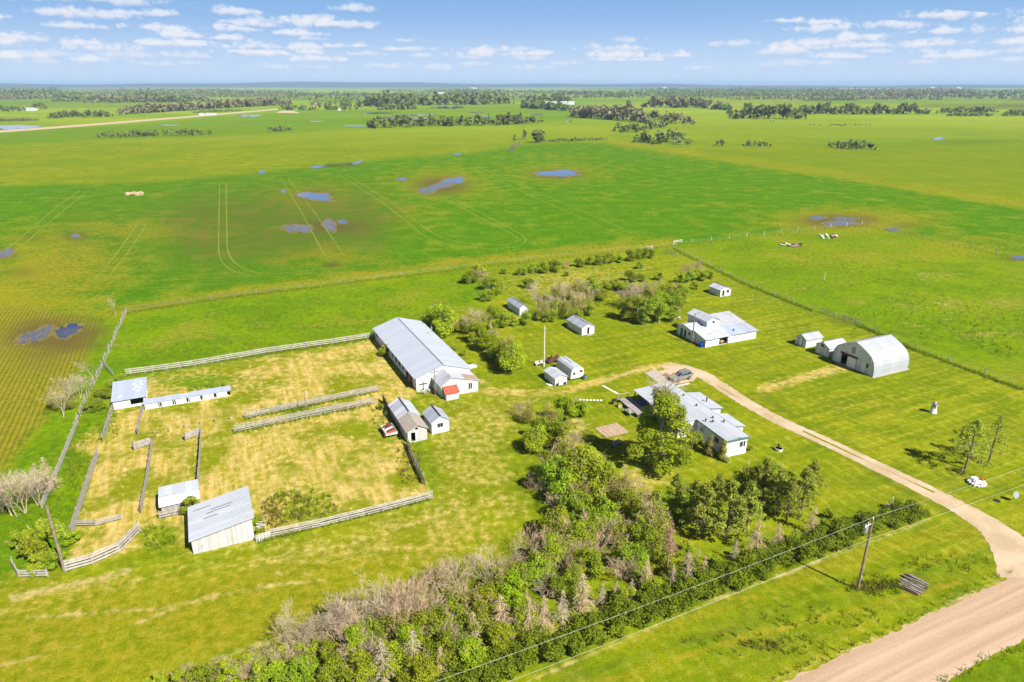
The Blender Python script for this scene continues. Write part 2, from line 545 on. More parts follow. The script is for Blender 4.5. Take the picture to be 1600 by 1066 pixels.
def line_mask(pts, w, soft=.6):
    P = np.array(pts, float)
    out = np.zeros(NV)
    sel = (PX > P[:, 0].min() - w * 2) & (PX < P[:, 0].max() + w * 2) & (PY > P[:, 1].min() - w * 2) & (PY < P[:, 1].max() + w * 2)
    x, y = PX[sel], PY[sel]
    d2 = np.full(len(x), 1e9)
    for (ax, ay), (bx, by) in zip(P[:-1], P[1:]):
        dx, dy = bx - ax, by - ay
        t = np.clip(((x - ax) * dx + (y - ay) * dy) / (dx * dx + dy * dy + 1e-9), 0, 1)
        d2 = np.minimum(d2, (x - ax - t * dx) ** 2 + (y - ay - t * dy) ** 2)
    d = np.sqrt(d2) / (w / 2)
    out[sel] = np.clip((1 + soft - d) / (2 * soft), 0, 1)
    return out


def ell_mask(cx, cy, rx, ry, soft=.7):
    d = np.sqrt(((PX - cx) / rx) ** 2 + ((PY - cy) / ry) ** 2)
    return np.clip((1 + soft - d) / (2 * soft), 0, 1)


CH = {k: np.zeros(NV) for k in ('crop', 'dry', 'soil', 'lush', 'straw', 'yellow', 'rows', 'mow', 'dark', 'far')}


def paint(ch, m, val=1.0):
    CH[ch] = np.maximum(CH[ch], m * val)


def erase(ch, m, val=1.0):
    CH[ch] = CH[ch] * (1 - m * val)


CROP = [(-560, 300), (-150, 291), (0, 291), (250, 284), (400, 271), (560, 254), (740, 239), (830, 226), (900, 222), (960, 225), (1100, 247), (1300, 277), (1450, 302), (1600, 326),
        (2150, 410), (2150, 520), (1750, 440), (1596, 404), (1480, 378), (1348, 350), (1220, 363), (1050, 383), (900, 397), (740, 416), (500, 447), (330, 468), (190, 487), (165, 497), (135, 560), (75, 648),
        (0, 735), (-150, 890), (-560, 1200)]
paint('crop', poly_mask(CROP, 2.5))
paint('crop', poly_mask([(-560, 222), (0, 209), (200, 194), (300, 185), (430, 175), (700, 165), (900, 161), (985, 172), (880, 190), (840, 192), (600, 201), (330, 213), (150, 219), (0, 227), (-560, 250)], 3), .55)
paint('crop', poly_mask([(1000, 150), (1700, 148), (2150, 152), (2150, 165), (1500, 166), (1080, 162)], 3), .4)
paint('crop', poly_mask([(1085, 250), (1100, 232), (1500, 215), (1750, 225), (1750, 300), (1600, 310), (1400, 285)], 14), .3)
paint('rows', poly_mask([(-200, 470), (60, 480), (160, 498), (135, 560), (75, 648), (0, 735), (-200, 940)], 8), 1.0)
paint('yellow', poly_mask([(-300, 520), (60, 480), (160, 498), (135, 560), (75, 648), (0, 735), (-300, 1000)], 14), .8)
paint('rows', poly_mask([(100, 305), (560, 285), (640, 330), (600, 400), (330, 425), (200, 430), (60, 440)], 40), .55)
paint('soil', poly_mask([(240, 330), (300, 292), (560, 285), (640, 330), (600, 395), (330, 428), (270, 410)], 35), .42)
for c in [(85, 524, 70, 24, 1.0), (60, 545, 60, 36, .45), (690, 290, 42, 14, .85), (492, 307, 36, 11, .8), (870, 272, 40, 7.5, .8), (1310, 345, 60, 11, .85), (1415, 352, 40, 7, .4), (515, 354, 80, 14, .8),
          (118, 369, 22, 8, .6), (50, 372, 25, 8, .4), (8, 398, 22, 9, .6), (30, 425, 30, 10, .4), (630, 280, 14, 5, .45), (518, 414, 16, 5, .7), (610, 338, 16, 7, .4), (262, 347, 9, 8, .5), (300, 325, 30, 8, .3), (1590, 405, 25, 7, .5),
          (1425, 912, 30, 16, .5), (1326, 500, 28, 8, .5), (970, 590, 14, 5, .3), (1215, 606, 14, 8, .3)]:
    paint('soil', ell_mask(*c[:4]), c[4])
for c in [(690, 287, 80, 26, .6), (490, 308, 75, 22, .5), (870, 270, 85, 18, .5), (860, 245, 70, 8, .3), (1330, 345, 130, 20, .8), (1500, 385, 120, 22, .5), (640, 330, 70, 30, .35), (200, 360, 160, 18, .5), (760, 310, 60, 14, .3), (80, 420, 120, 60, .7), (0, 480, 140, 60, .8), (520, 400, 90, 18, .5), (1540, 300, 100, 26, .15)]:
    paint('yellow', ell_mask(*c[:4]), c[4])
paint('yellow', line_mask([(150, 492), (330, 462), (500, 440), (740, 408), (920, 390), (1050, 378)], 18), .6)
paint('soil', line_mask([(180, 485), (330, 464), (440, 452)], 7), .35)
paint('yellow', line_mask([(960, 222), (1100, 243), (1300, 272), (1450, 296), (1650, 328)], 18), .42)
paint('yellow', poly_mask([(-560, 250), (0, 230), (400, 207), (800, 200), (1050, 214), (960, 222), (830, 223), (740, 236), (560, 251), (250, 281), (-560, 290)], 6), .27)
paint('yellow', poly_mask([(1000, 230), (1150, 215), (1600, 225), (1750, 260), (1750, 345), (1500, 305), (1200, 260)], 25), .3)
paint('yellow', poly_mask([(830, 190), (1100, 180), (1600, 185), (1700, 215), (1300, 215), (900, 225)], 12), .25)
# farmyard ground
YARD = [(-300, 860), (60, 900), (200, 860), (300, 868), (400, 848), (680, 778), (650, 620), (600, 520), (640, 495), (740, 420), (1050, 387), (1160, 440), (1270, 485), (1430, 545), (1600, 607), (1800, 690), (1800, 1120), (-300, 1120)]
paint('mow', poly_mask(YARD, 10), .85)
paint('lush', poly_mask([(197, 490), (330, 470), (500, 450), (740, 420), (790, 460), (740, 490), (640, 495), (590, 520), (400, 550), (197, 583)], 8), .75)
paint('lush', poly_mask([(170, 500), (197, 490), (197, 583), (178, 640), (150, 690), (120, 790), (95, 880), (30, 900), (-100, 990), (-300, 1100), (-300, 960), (0, 745), (75, 655), (140, 560)], 8), .85)
paint('lush', poly_mask([(1050, 386), (1348, 352), (1600, 406), (2150, 530), (2150, 800), (1750, 665), (1600, 605), (1430, 545), (1270, 485)], 6), .6)
paint('yellow', ell_mask(1290, 400, 120, 26), .35)
for c in [(1480, 480, 100, 25, .3), (1560, 520, 60, 20, .25), (1460, 435, 40, 10, .35)]:
    paint('straw', ell_mask(*c[:4]), c[4])
CORRAL = [(210, 592), (300, 576), (590, 528), (632, 590), (655, 618), (600, 640), (634, 690), (668, 757), (676, 778), (400, 848), (300, 868), (212, 858), (150, 880), (104, 884), (118, 830), (150, 715), (108, 700), (150, 668), (165, 690), (180, 640), (228, 630)]
paint('dry', poly_mask(CORRAL, 9), .9)
erase('lush', poly_mask(CORRAL, 8))
for c in [(300, 600, 70, 9, .6), (475, 790, 50, 30, .5), (470, 640, 60, 9, .5), (610, 690, 30, 40, .25), (330, 590, 60, 9, .5), (255, 840, 34, 26, .7), (430, 600, 30, 10, .25), (620, 560, 25, 40, .4), (560, 700, 60, 20, .25), (285, 700, 20, 30, .3)]:
    erase('dry', ell_mask(*c[:4]), c[4])
    paint('lush', ell_mask(*c[:4]), c[4] * .6)
paint('dry', poly_mask([(655, 620), (760, 612), (850, 612), (830, 660), (790, 700), (830, 800), (760, 870), (560, 890), (300, 900), (100, 950), (-60, 980), (-60, 930), (60, 905), (300, 870), (400, 850), (678, 778), (668, 700)], 28), .50)
paint('yellow', poly_mask([(-200, 930), (300, 880), (700, 800), (830, 820), (700, 920), (430, 1000), (200, 1100), (-200, 1120)], 30), .55)
for pts, w, v in [([(20, 935), (120, 912), (200, 893)], 13, .8), ([(340, 888), (430, 870), (560, 846), (700, 800)], 7, .55), ([(40, 965), (260, 950), (420, 915), (520, 905)], 9, .5), ([(210, 975), (330, 930), (440, 915)], 8, .45), ([(0, 1040), (120, 1010), (260, 985)], 9, .35), ([(230, 1062), (430, 1000), (560, 945), (700, 895)], 12, .45),
                  ([(320, 872), (420, 850)], 10, .4), ([(822, 1066), (960, 1008), (1110, 940), (1300, 870), (1452, 812)], 7, .55), ([(730, 585), (770, 605)], 8, .5), ([(790, 500), (880, 485), (900, 480)], 6, .6), ([(960, 478), (1060, 470)], 6, .4), ([(868, 555), (850, 565)], 8, .4), ([(780, 470), (800, 500)], 6, .3), ([(900, 400), (1000, 418), (1045, 412)], 8, .3)]:
    paint('straw', line_mask(pts, w, .8), v)
paint('dry', line_mask([(1060, 573), (1030, 571), (980, 581), (900, 607), (830, 615), (740, 610)], 11), .95)
paint('straw', line_mask([(1045, 572), (1020, 574), (980, 583), (940, 596)], 6), .7)
paint('dry', line_mask([(1190, 608), (1250, 592), (1335, 568)], 15), 1.0)
paint('straw', line_mask([(1195, 606), (1250, 592), (1310, 575)], 8), .6)
paint('dry', ell_mask(1005, 745, 60, 22), .6)
paint('dry', ell_mask(975, 690, 45, 22), .4)
paint('dry', ell_mask(900, 690, 20, 40), .5)
paint('straw', ell_mask(905, 665, 14, 26), .5)
paint('dry', ell_mask(1190, 510, 70, 26), .25)
paint('straw', ell_mask(1200, 470, 50, 10), .35)
paint('dry', ell_mask(900, 440, 120, 26), .5)
paint('straw', ell_mask(960, 425, 60, 8), .3)
paint('dry', ell_mask(1080, 800, 90, 50), .3)
paint('dark', line_mask([(1190, 612), (1250, 660), (1330, 720), (1430, 775), (1520, 815)], 12), .6)
paint('dark', line_mask([(1230, 600), (1330, 690), (1450, 760), (1560, 815)], 8), .3)
paint('dark', line_mask([(1140, 700), (1240, 740), (1340, 790)], 8), .35)
paint('lush', line_mask([(880, 1066), (1000, 1030), (1150, 985), (1330, 935), (1450, 895), (1530, 868)], 34), .42)
paint('dark', line_mask([(880, 1062), (1000, 1025), (1150, 980), (1330, 935), (1450, 890), (1530, 866)], 16), .5)
paint('yellow', line_mask([(900, 1080), (1150, 1000), (1330, 955), (1500, 910)], 10), .6)
paint('yellow', line_mask([(1000, 1000), (1180, 930), (1400, 850), (1520, 830)], 24), .45)
paint('straw', line_mask([(1180, 1075), (1400, 985), (1590, 893)], 10), .5)
paint('lush', poly_mask([(1460, 1075), (1600, 1003), (1900, 860), (1900, 1120), (1440, 1120)], 6), .4)
paint('dark', ell_mask(1475, 1062, 60, 8), .3)
paint('lush', ell_mask(930, 600, 60, 16), .35)
paint('lush', ell_mask(1070, 610, 60, 16), .35)
paint('lush', ell_mask(650, 690, 14, 60), .3)
# the far country: strips of differing fields
rg = random.Random(3)
for i in range(150):
    yb = 134 + 36 * rg.random() ** 1.8
    hh = .35 + (yb - 132) * .10
    x0 = rg.uniform(-200, 1750)
    ww = rg.uniform(60, 420)
    if yb > 158 and 380 < x0 + ww and x0 < 1000:
        continue
    ch = rg.choice(['crop', 'crop', 'yellow', 'straw', 'dark', 'dark', 'dark', 'soil'])
    paint(ch, poly_mask([(x0, yb - hh), (x0 + ww, yb - hh * rg.uniform(.6, 1.2)), (x0 + ww * 1.05, yb + hh), (x0 - ww * .05, yb + hh * rg.uniform(.6, 1.2))], .8), rg.uniform(.3, .7))
paint('dark', poly_mask([(-560, 215), (-560, 192), (0, 186), (60, 188), (130, 196), (0, 210)], 4), .4)
paint('dry', poly_mask([(-200, 176), (0, 170), (110, 168), (300, 160), (470, 150), (430, 168), (200, 176)], 6), .35)
paint('dark', ell_mask(1520, 222, 90, 5), .6)
paint('dark', ell_mask(530, 258, 50, 5), .6)
paint('soil', ell_mask(530, 259, 45, 3), .4)
CH['far'] = np.clip((232 - PY) / 60, 0, 1)


def ground_mesh():
    ny, nx = len(ys), len(xs)
    me = bpy.data.meshes.new('ground')
    co = np.zeros((NV, 3), np.float32)
    co[:, 0], co[:, 1] = GX, GY
    me.vertices.add(NV)
    me.vertices.foreach_set('co', co.ravel())
    idx = np.arange(NV).reshape(ny, nx)
    q = np.stack([idx[1:, :-1], idx[1:, 1:], idx[:-1, 1:], idx[:-1, :-1]], -1).reshape(-1, 4)
    nf = len(q)
    me.loops.add(nf * 4)
    me.loops.foreach_set('vertex_index', q.ravel().astype(np.int32))
    me.polygons.add(nf)
    me.polygons.foreach_set('loop_start', (np.arange(nf) * 4).astype(np.int32))
    me.polygons.foreach_set('loop_total', np.full(nf, 4, np.int32))
    me.update(calc_edges=True)
    names = list(CH)
    for a in range(0, 12, 4):
        if a >= len(names):
            break
        at = me.attributes.new('mask%d' % (a // 4), 'FLOAT_COLOR', 'POINT')
        arr = np.zeros((NV, 4), np.float32)
        for j in range(4):
            if a + j < len(names):
                arr[:, j] = CH[names[a + j]]
        at.data.foreach_set('color', arr.ravel())
    o = bpy.data.objects.new('ground', me)
    COL.objects.link(o)
    struct(o)
    m, nt, out = new_mat('grassland')
    v = nd(nt, 'ShaderNodeTexCoord').outputs['Object']
    M = {}
    for a in range(3):
        at = nd(nt, 'ShaderNodeAttribute', attribute_name='mask%d' % a, attribute_type='GEOMETRY')
        sc = nd(nt, 'ShaderNodeSeparateColor', {0: at.outputs['Color']})
        for j in range(4):
            if a * 4 + j < len(names):
                M[names[a * 4 + j]] = sc.outputs[j] if j < 3 else at.outputs['Alpha']
    rot = nd(nt, 'ShaderNodeMapping', {'Vector': v, 'Rotation': (0, 0, -AX)}).outputs[0]
    rs = nd(nt, 'ShaderNodeSeparateXYZ', {0: rot})
    big = noi(nt, v, .018, 4, .6)
    med = noi(nt, v, .11, 5, .62)
    sml = noi(nt, v, .8, 4, .65)
    fine = noi(nt, v, 5.0, 3, .7)
    strk = noi(nt, vmul(nt, rot, (1.6, .16, 1)), .6, 5, .65)      # streaks along the mower's runs
    strx = noi(nt, vmul(nt, rot, (.10, 1.1, 1)), .5, 5, .65)      # streaks along the road
    farn = noi(nt, vmul(nt, v, (.35, 1, 1)), .006, 5, .6)

    def edge(ch, amt=.55, lo=.38, hi=.66, n=None):
        t = mth(nt, 'MULTIPLY', mth(nt, 'SUBTRACT', n or sml, .5), amt)
        t2 = mth(nt, 'MULTIPLY', mth(nt, 'SUBTRACT', med, .5), amt)
        return ramp(nt, mth(nt, 'ADD', M[ch], mth(nt, 'ADD', t, t2)), lo, hi)
    # base: pasture
    c = mix(nt, ramp(nt, med, .38, .62), (.185, .215, .006), (.095, .155, .004))
    c = mix(nt, ramp(nt, big, .4, .65), c, (.100, .170, .005))
    fc = mix(nt, ramp(nt, farn, .35, .65), (.225, .285, .020), (.135, .225, .012))
    c = mix(nt, M['far'], c, fc)
    # crop
    cc = mix(nt, ramp(nt, med, .3, .7), (.050, .138, .003), (.080, .168, .004))
    cc = mix(nt, mth(nt, 'MULTIPLY', ramp(nt, strk, .5, .72), .45), cc, (.10, .185, .006))
    c = mix(nt, M['crop'], c, cc)
    # mown lawn
    stripe = mth(nt, 'SINE', mth(nt, 'ADD', mth(nt, 'MULTIPLY', rs.outputs[0], 2 * math.pi / 2.3), mth(nt, 'MULTIPLY', med, 11.0)))
    lw = mix(nt, ramp(nt, med, .36, .64), (.182, .212, .005), (.105, .155, .003))
    lw = mix(nt, mth(nt, 'MULTIPLY', ramp(nt, strx, .44, .62), .75), lw, (.215, .212, .008))
    lw = mix(nt, mth(nt, 'MULTIPLY', mth(nt, 'MULTIPLY', ramp(nt, mth(nt, 'ADD', mth(nt, 'MULTIPLY', stripe, .5), mth(nt, 'MULTIPLY', sml, .9)), .66, 1.0), ramp(nt, strx, .38, .58)), .62), lw, (.29, .27, .035))
    st2 = mth(nt, 'SINE', mth(nt, 'ADD', mth(nt, 'MULTIPLY', rs.outputs[1], 2 * math.pi / 1.9), mth(nt, 'MULTIPLY', med, 4.0)))
    lw = mix(nt, mth(nt, 'MULTIPLY', mth(nt, 'MULTIPLY', ramp(nt, mth(nt, 'ADD', mth(nt, 'MULTIPLY', st2, .5), mth(nt, 'MULTIPLY', sml, .8)), .60, 1.0), ramp(nt, nd(nt, 'ShaderNodeSeparateXYZ', {0: v}).outputs[0], 46, 60)), .55), lw, (.27, .27, .03))
    lw = mix(nt, mth(nt, 'MULTIPLY', ramp(nt, mth(nt, 'ADD', mth(nt, 'MULTIPLY', mth(nt, 'SINE', mth(nt, 'ADD', mth(nt, 'MULTIPLY', med, 9.0), mth(nt, 'MULTIPLY', rs.outputs[1], 2 * math.pi / 5.0))), .22), mth(nt, 'MULTIPLY', med, .9)), .30, .80), .40), lw, (.088, .128, .003))
    lw = mix(nt, mth(nt, 'MULTIPLY', ramp(nt, big, .5, .62), .45), lw, (.100, .150, .003))
    c = mix(nt, M['mow'], c, lw)
    lu = mix(nt, ramp(nt, med, .40, .60), (.130, .205, .003), (.075, .155, .003))
    lu = mix(nt, mth(nt, 'MULTIPLY', ramp(nt, sml, .5, .75), .5), lu, (.17, .21, .012))
    pat = noi(nt, v, .055, 6, .68)
    lu = mix(nt, mth(nt, 'MULTIPLY', ramp(nt, pat, .50, .62), .65), lu, (.20, .205, .016))
    lu = mix(nt, mth(nt, 'MULTIPLY', ramp(nt, pat, .46, .36), .55), lu, (.058, .125, .003))
    c = mix(nt, mth(nt, 'MULTIPLY', ramp(nt, pat, .52, .66), .35), c, (.215, .215, .016))
    c = mix(nt, edge('lush', .5, .2, .8), c, lu)
    ye = mix(nt, ramp(nt, sml, .35, .65), (.20, .205, .006), (.24, .19, .014))
    c = mix(nt, mth(nt, 'MULTIPLY', edge('yellow', 1.1, .08, .85), .8), c, ye)
    so_ = mix(nt, ramp(nt, sml, .35, .65), (.105, .080, .022), (.072, .055, .022))
    c = mix(nt, mth(nt, 'MULTIPLY', edge('soil', .9, .08, .85), .85), c, so_)
    # drilled rows
    rw = mth(nt, 'SINE', mth(nt, 'MULTIPLY', rs.outputs[0], 2 * math.pi / .9))
    rwf = mth(nt, 'MULTIPLY', mth(nt, 'MULTIPLY', ramp(nt, mth(nt, 'ADD', rw, mth(nt, 'MULTIPLY', sml, .8)), .3, 1.0), M['rows']), .62)
    c = mix(nt, rwf, c, (.11, .075, .022))
    # dry corral sward: cut hay in swaths over green
    d1 = mix(nt, ramp(nt, strk, .38, .62), (.46, .335, .115), (.27, .235, .018))
    d1 = mix(nt, ramp(nt, med, .45, .60), d1, (.165, .185, .006))
    d1 = mix(nt, ramp(nt, mth(nt, 'ADD', mth(nt, 'MULTIPLY', sml, .5), mth(nt, 'MULTIPLY', strk, .5)), .52, .70), d1, (.50, .35, .165))
    c = mix(nt, edge('dry', 1.1, .2, .8), c, d1)
    c = mix(nt, mth(nt, 'MULTIPLY', edge('straw', 1.3, .25, 1.0), .85), c, mix(nt, ramp(nt, fine, .35, .65), (.50, .38, .19), (.34, .27, .08)))
    c = mix(nt, mth(nt, 'MULTIPLY', edge('dark', .5, .2, .9), .6), c, (.060, .095, .006))
    # tufts: fine value variation
    val = mth(nt, 'ADD', .60, mth(nt, 'ADD', ramp(nt, fine, .28, .72, 0, .50), ramp(nt, sml, .3, .7, 0, .34)))
    hs = nd(nt, 'ShaderNodeHueSaturation', {'Hue': .5, 'Saturation': 1.0, 'Value': val, 'Color': c}).outputs[0]
    hgt = mth(nt, 'ADD', mth(nt, 'MULTIPLY', fine, .5), sml)
    princ(nt, out, hs, 1.0, 0, 0.0, bump=hgt, bstr=.45, bdist=.35)
    me.materials.append(m)
    return o


ground_mesh()


# ---------------------------------------------------------------- flat sheets: roads, water, tracks, slabs
def jagged(pts, step, amp, seed=0):
    """resample a closed world outline with small irregularities"""
    rg_ = random.Random(seed)
    out = []
    n = len(pts)
    for i in range(n):
        a, b = pts[i], pts[(i + 1) % n]
        k = max(1, int((b - a).length / step))
        for j in range(k):
            p = a.lerp(b, j / k)
            out.append(p + Vector((rg_.uniform(-amp, amp), rg_.uniform(-amp, amp), 0)))
    return out


def sheet(name, pts, z, mat, amp=.15, step=1.0, seed=0):
    o_ = jagged([Vector((p.x, p.y, 0)) for p in pts], step, amp, seed)
    mb = MB()
    mb.add([(p.x, p.y, z) for p in o_], [tuple(range(len(o_)))])
    o = mb.build(name, mat)
    me = o.data
    if me.polygons[0].normal.z < 0:
        me.flip_normals()
    return struct(o)


def band(name, line, z, mat, amp, seed):
    """a road along (px, py, width in metres), lying on the ground"""
    rg_ = random.Random(seed)
    P = [W(p[0], p[1]) for p in line]
    L = [0]
    for q in range(1, len(P)):
        L.append(L[-1] + (P[q] - P[q - 1]).length)
    n = 150
    C = []
    for k in range(n):
        t = L[-1] * k / (n - 1)
        C.append(Vector((np.interp(t, L, [p.x for p in P]), np.interp(t, L, [p.y for p in P]), np.interp(t, L, [p[2] for p in line]))))
    for _ in range(8):
        C = [C[0]] + [(C[q - 1] + C[q] * 2 + C[q + 1]) / 4 for q in range(1, n - 1)] + [C[-1]]
    mb = MB()
    vv = []
    for k, c in enumerate(C):
        d = C[min(k + 1, n - 1)] - C[max(k - 1, 0)]
        d = Vector((-d.y, d.x, 0)).normalized()
        for sg in (1, -1):
            vv.append((c.x + sg * d.x * (c.z / 2 + rg_.uniform(-amp, amp)), c.y + sg * d.y * (c.z / 2 + rg_.uniform(-amp, amp)), z))
    mb.add(vv, [(2 * i, 2 * i + 1, 2 * i + 3, 2 * i + 2) for i in range(n - 1)])
    o = mb.build(name, mat)
    if o.data.polygons[0].normal.z < 0:
        o.data.flip_normals()
    return struct(o)


def mat_gravel(name, c1, c2, c3, wheel):
    m, nt, out = new_mat(name)
    v = obj_vec(nt)
    rot = nd(nt, 'ShaderNodeMapping', {'Vector': v, 'Rotation': (0, 0, -AX)}).outputs[0]
    n1 = noi(nt, vmul(nt, rot, wheel), .5, 5, .6)
    n2 = noi(nt, v, 3.5, 4, .7)
    n3 = noi(nt, v, 14.0, 2, .7)
    c = mix(nt, ramp(nt, n1, .38, .62), c1, c2)
    if wheel[0] < .1:                                   # wheel lanes pressed along the road, loose ridges between
        ln = nd(nt, 'ShaderNodeSeparateXYZ', {0: rot}).outputs[1]
        lane = mth(nt, 'SINE', mth(nt, 'ADD', mth(nt, 'MULTIPLY', ln, 2 * math.pi / 2.3), mth(nt, 'MULTIPLY', n1, 5.0)))
        c = mix(nt, ramp(nt, lane, .1, .9, 0, .45), c, c2)
        c = mix(nt, ramp(nt, lane, -.5, -1.0, 0, .5), c, c3)
    c = mix(nt, mth(nt, 'MULTIPLY', ramp(nt, n2, .5, .72), .7), c, c3)
    hs = nd(nt, 'ShaderNodeHueSaturation', {'Value': mth(nt, 'ADD', .72, mth(nt, 'MULTIPLY', n3, .55)), 'Color': c}).outputs[0]
    princ(nt, out, hs, .95, 0, .1, bump=n3, bstr=.3, bdist=.05)
    return m


MT['gravel'] = mat_gravel('road_gravel', (.43, .305, .205), (.335, .23, .15), (.48, .36, .255), (.05, 1.1, 1))
MT['drive'] = mat_gravel('driveway_gravel', (.48, .37, .25), (.38, .285, .17), (.52, .42, .31), (.4, .4, 1))

rdn, rdf = [], []
for k in range(-80, 200, 2):
    rdn.append(k)
A0 = W(1400, 985)
B0 = W(1600, 1000)
wid = (B0 - A0).dot(-E2)
roadpts = [A0 + E1 * -90, A0 + E1 * -45, A0, A0 + E1 * 20, A0 + E1 * 45, A0 + E1 * 160, A0 + E1 * 160 - E2 * wid, A0 + E1 * 40 - E2 * wid, A0 - E2 * wid, A0 + E1 * -45 - E2 * wid, A0 + E1 * -90 - E2 * wid]
sheet('gravel_road', roadpts, .012, 'gravel', .22, .7, 1)
DRIVE = [(1035, 574, 1.8), (1050, 572.5, 2.6), (1066, 574, 3.2), (1098, 585, 3.4), (1130, 606, 3.2), (1172, 633, 3.0), (1220, 659, 3.0), (1290, 690, 3.0), (1360, 724, 3.1), (1440, 762, 3.3), (1510, 799, 3.7), (1560, 830, 4.6), (1592, 862, 6.5), (1635, 905, 11)]
band('driveway', DRIVE, .022, 'drive', .16, 2)
sheet('gravel_pad', [W(*p) for p in [(1030, 580), (1056, 574), (1096, 585), (1082, 596), (1054, 601), (1040, 597), (1030, 588)]], .018, 'drive', .2, .5, 3)
sheet('farm_lane', [W(*p) for p in [(-300, 222), (0, 204), (150, 193), (300, 181), (437, 169.5), (437, 171.5), (300, 183.5), (150, 196), (0, 207.5), (-300, 226)]], .10, 'drive', .5, 30, 4)
sheet('farm_lane', [W(*p) for p in [(430, 176.5), (440, 173), (458, 173), (470, 177)]], .10, 'drive', 1, 8, 5)

mw, nt, out = new_mat('still_water')
nn = noi(nt, obj_vec(nt), 1.2, 3, .6)
princ(nt, out, mix(nt, ramp(nt, nn, .4, .6), (.055, .07, .12), (.085, .092, .125)), .06, 0, .8, bump=nn, bstr=.02, bdist=.02)
MT['water'] = mw
MT['mud'] = mat_plain('wet_mud', (.13, .095, .04), (.17, .15, .03), .6, .8, 0, .1)
mw, nt, out = new_mat('sky_toned_water')
princ(nt, out, (.010, .016, .055), .05, 0, .5)  # blue of the reflected sky is put into the base colour
MT['skywater'] = mw
mw, nt, out = new_mat('muddy_water')
nn = noi(nt, vmul(nt, nd(nt, 'ShaderNodeMapping', {'Vector': obj_vec(nt), 'Rotation': (0, 0, -AX)}).outputs[0], (1.6, .35, 1)), .8, 3, .6)
p_ = princ(nt, out, mix(nt, ramp(nt, nn, .45, .6), (.075, .078, .105), (.12, .09, .045)), .1, 0, .7)
nt.links.new(ramp(nt, nn, .45, .6, .05, .9), p_.inputs['Roughness'])
MT['mudwater'] = mw


POND_N = [0]


def pond(px, py, rx, ry, seed, z=.02, mat='water', name='puddle', tilt=0.0):
    POND_N[0] += 1
    z += .03 + .0015 * POND_N[0]                        # never two sheets in one plane
    rg_ = random.Random(seed)
    n = 72
    ph = [rg_.uniform(0, 6.28) for _ in range(9)]
    am = [rg_.uniform(.05, .20) / (1 + j * .25) for j in range(9)]
    pts = []
    for i in range(n):
        t = 2 * math.pi * i / n
        r = 1 + sum(a * math.sin((j + 2) * t + q) for j, (a, q) in enumerate(zip(am, ph)))
        dx, dy = rx * r * math.cos(t), ry * r * math.sin(t)
        pts.append(W(px + dx, py + dy + dx * tilt))
    if name == 'puddle':
        mud = []
        for i in range(n):
            t = 2 * math.pi * i / n
            r = 1.22 + sum(a * math.sin((j + 2) * t + q + .4 * j) for j, (a, q) in enumerate(zip(am, ph))) + rg_.uniform(-.1, .16)
            dx, dy = rx * r * math.cos(t), ry * r * math.sin(t)
            mud.append(W(px + dx, py + dy + dx * tilt))
        sheet('wet_mud', mud, .0060 + .0004 * POND_N[0], 'mud', 0, 1e9, seed)
    return sheet(name, pts, z, mat, 0, 1e9, seed)


pond(106, 517, 18, 9.5, 11, .02, 'skywater', 'puddle', -.15)
pond(55, 524, 26, 9, 12, .02, 'mudwater', 'puddle', -.25)
pond(492, 307, 24, 6, 13, .03, 'water', 'puddle', .1)
pond(707, 283, 17, 5, 14, .03, 'water', 'puddle', -.2)
pond(690, 290, 18, 4.5, 15, .03, 'mudwater', 'puddle', -.3)
pond(669, 297, 13, 5, 16, .03, 'mudwater', 'puddle', -.1)
pond(872, 271, 31, 4.5, 17, .04, 'water', 'puddle', .02)
pond(628, 280, 8, 2, 18, .03)
pond(515, 352, 10, 8, 19, .025, 'mudwater', 'puddle', .3)
pond(535, 347, 7, 3, 20, .025)
pond(465, 357, 20, 6, 21, .025, 'mudwater')
pond(443, 299, 4, 2, 22, .03)
pond(118, 369, 7, 3, 23, .025, 'mudwater')
pond(8, 396, 14, 5, 24, .025, 'mudwater', 'puddle', -.25)
pond(1313, 349, 24, 4, 25, .03, 'mudwater')
pond(1277, 341, 14, 2.6, 26, .03, 'mudwater')
pond(1320, 342, 18, 2.2, 31, .03, 'mudwater')
pond(1395, 359, 10, 2.5, 27, .03, 'mudwater')
pond(1597, 404, 14, 3.5, 28, .03)
pond(409, 269, 6, 2.2, 30, .04, 'water', 'creek')
pond(497, 261, 13, 2, 32, .04, 'water', 'creek', -.1)
pond(556, 255, 12, 1.8, 33, .04, 'water', 'creek', -.2)
pond(715, 241, 7, 1.6, 34, .05, 'water', 'creek')
pond(799, 233, 4, 3, 35, .05, 'water', 'creek')
for i, q in enumerate([(20, 199, 36, 3.6), (390, 181, 18, 1.6), (630, 185, 34, 2), (650, 180, 30, 1.4), (700, 168, 24, 1.8), (590, 177, 26, 1.2), (555, 197, 18, 1.1), (840, 179, 8, 1.2), (889, 190, 5, 1.2), (1467, 217, 10, 1.9), (265, 196, 16, .7), (495, 190, 12, .7), (745, 176, 10, .8), (760, 182, 8, .7)]):
    pond(q[0], q[1], q[2], q[3], 60 + i, .2, 'water', 'pond')


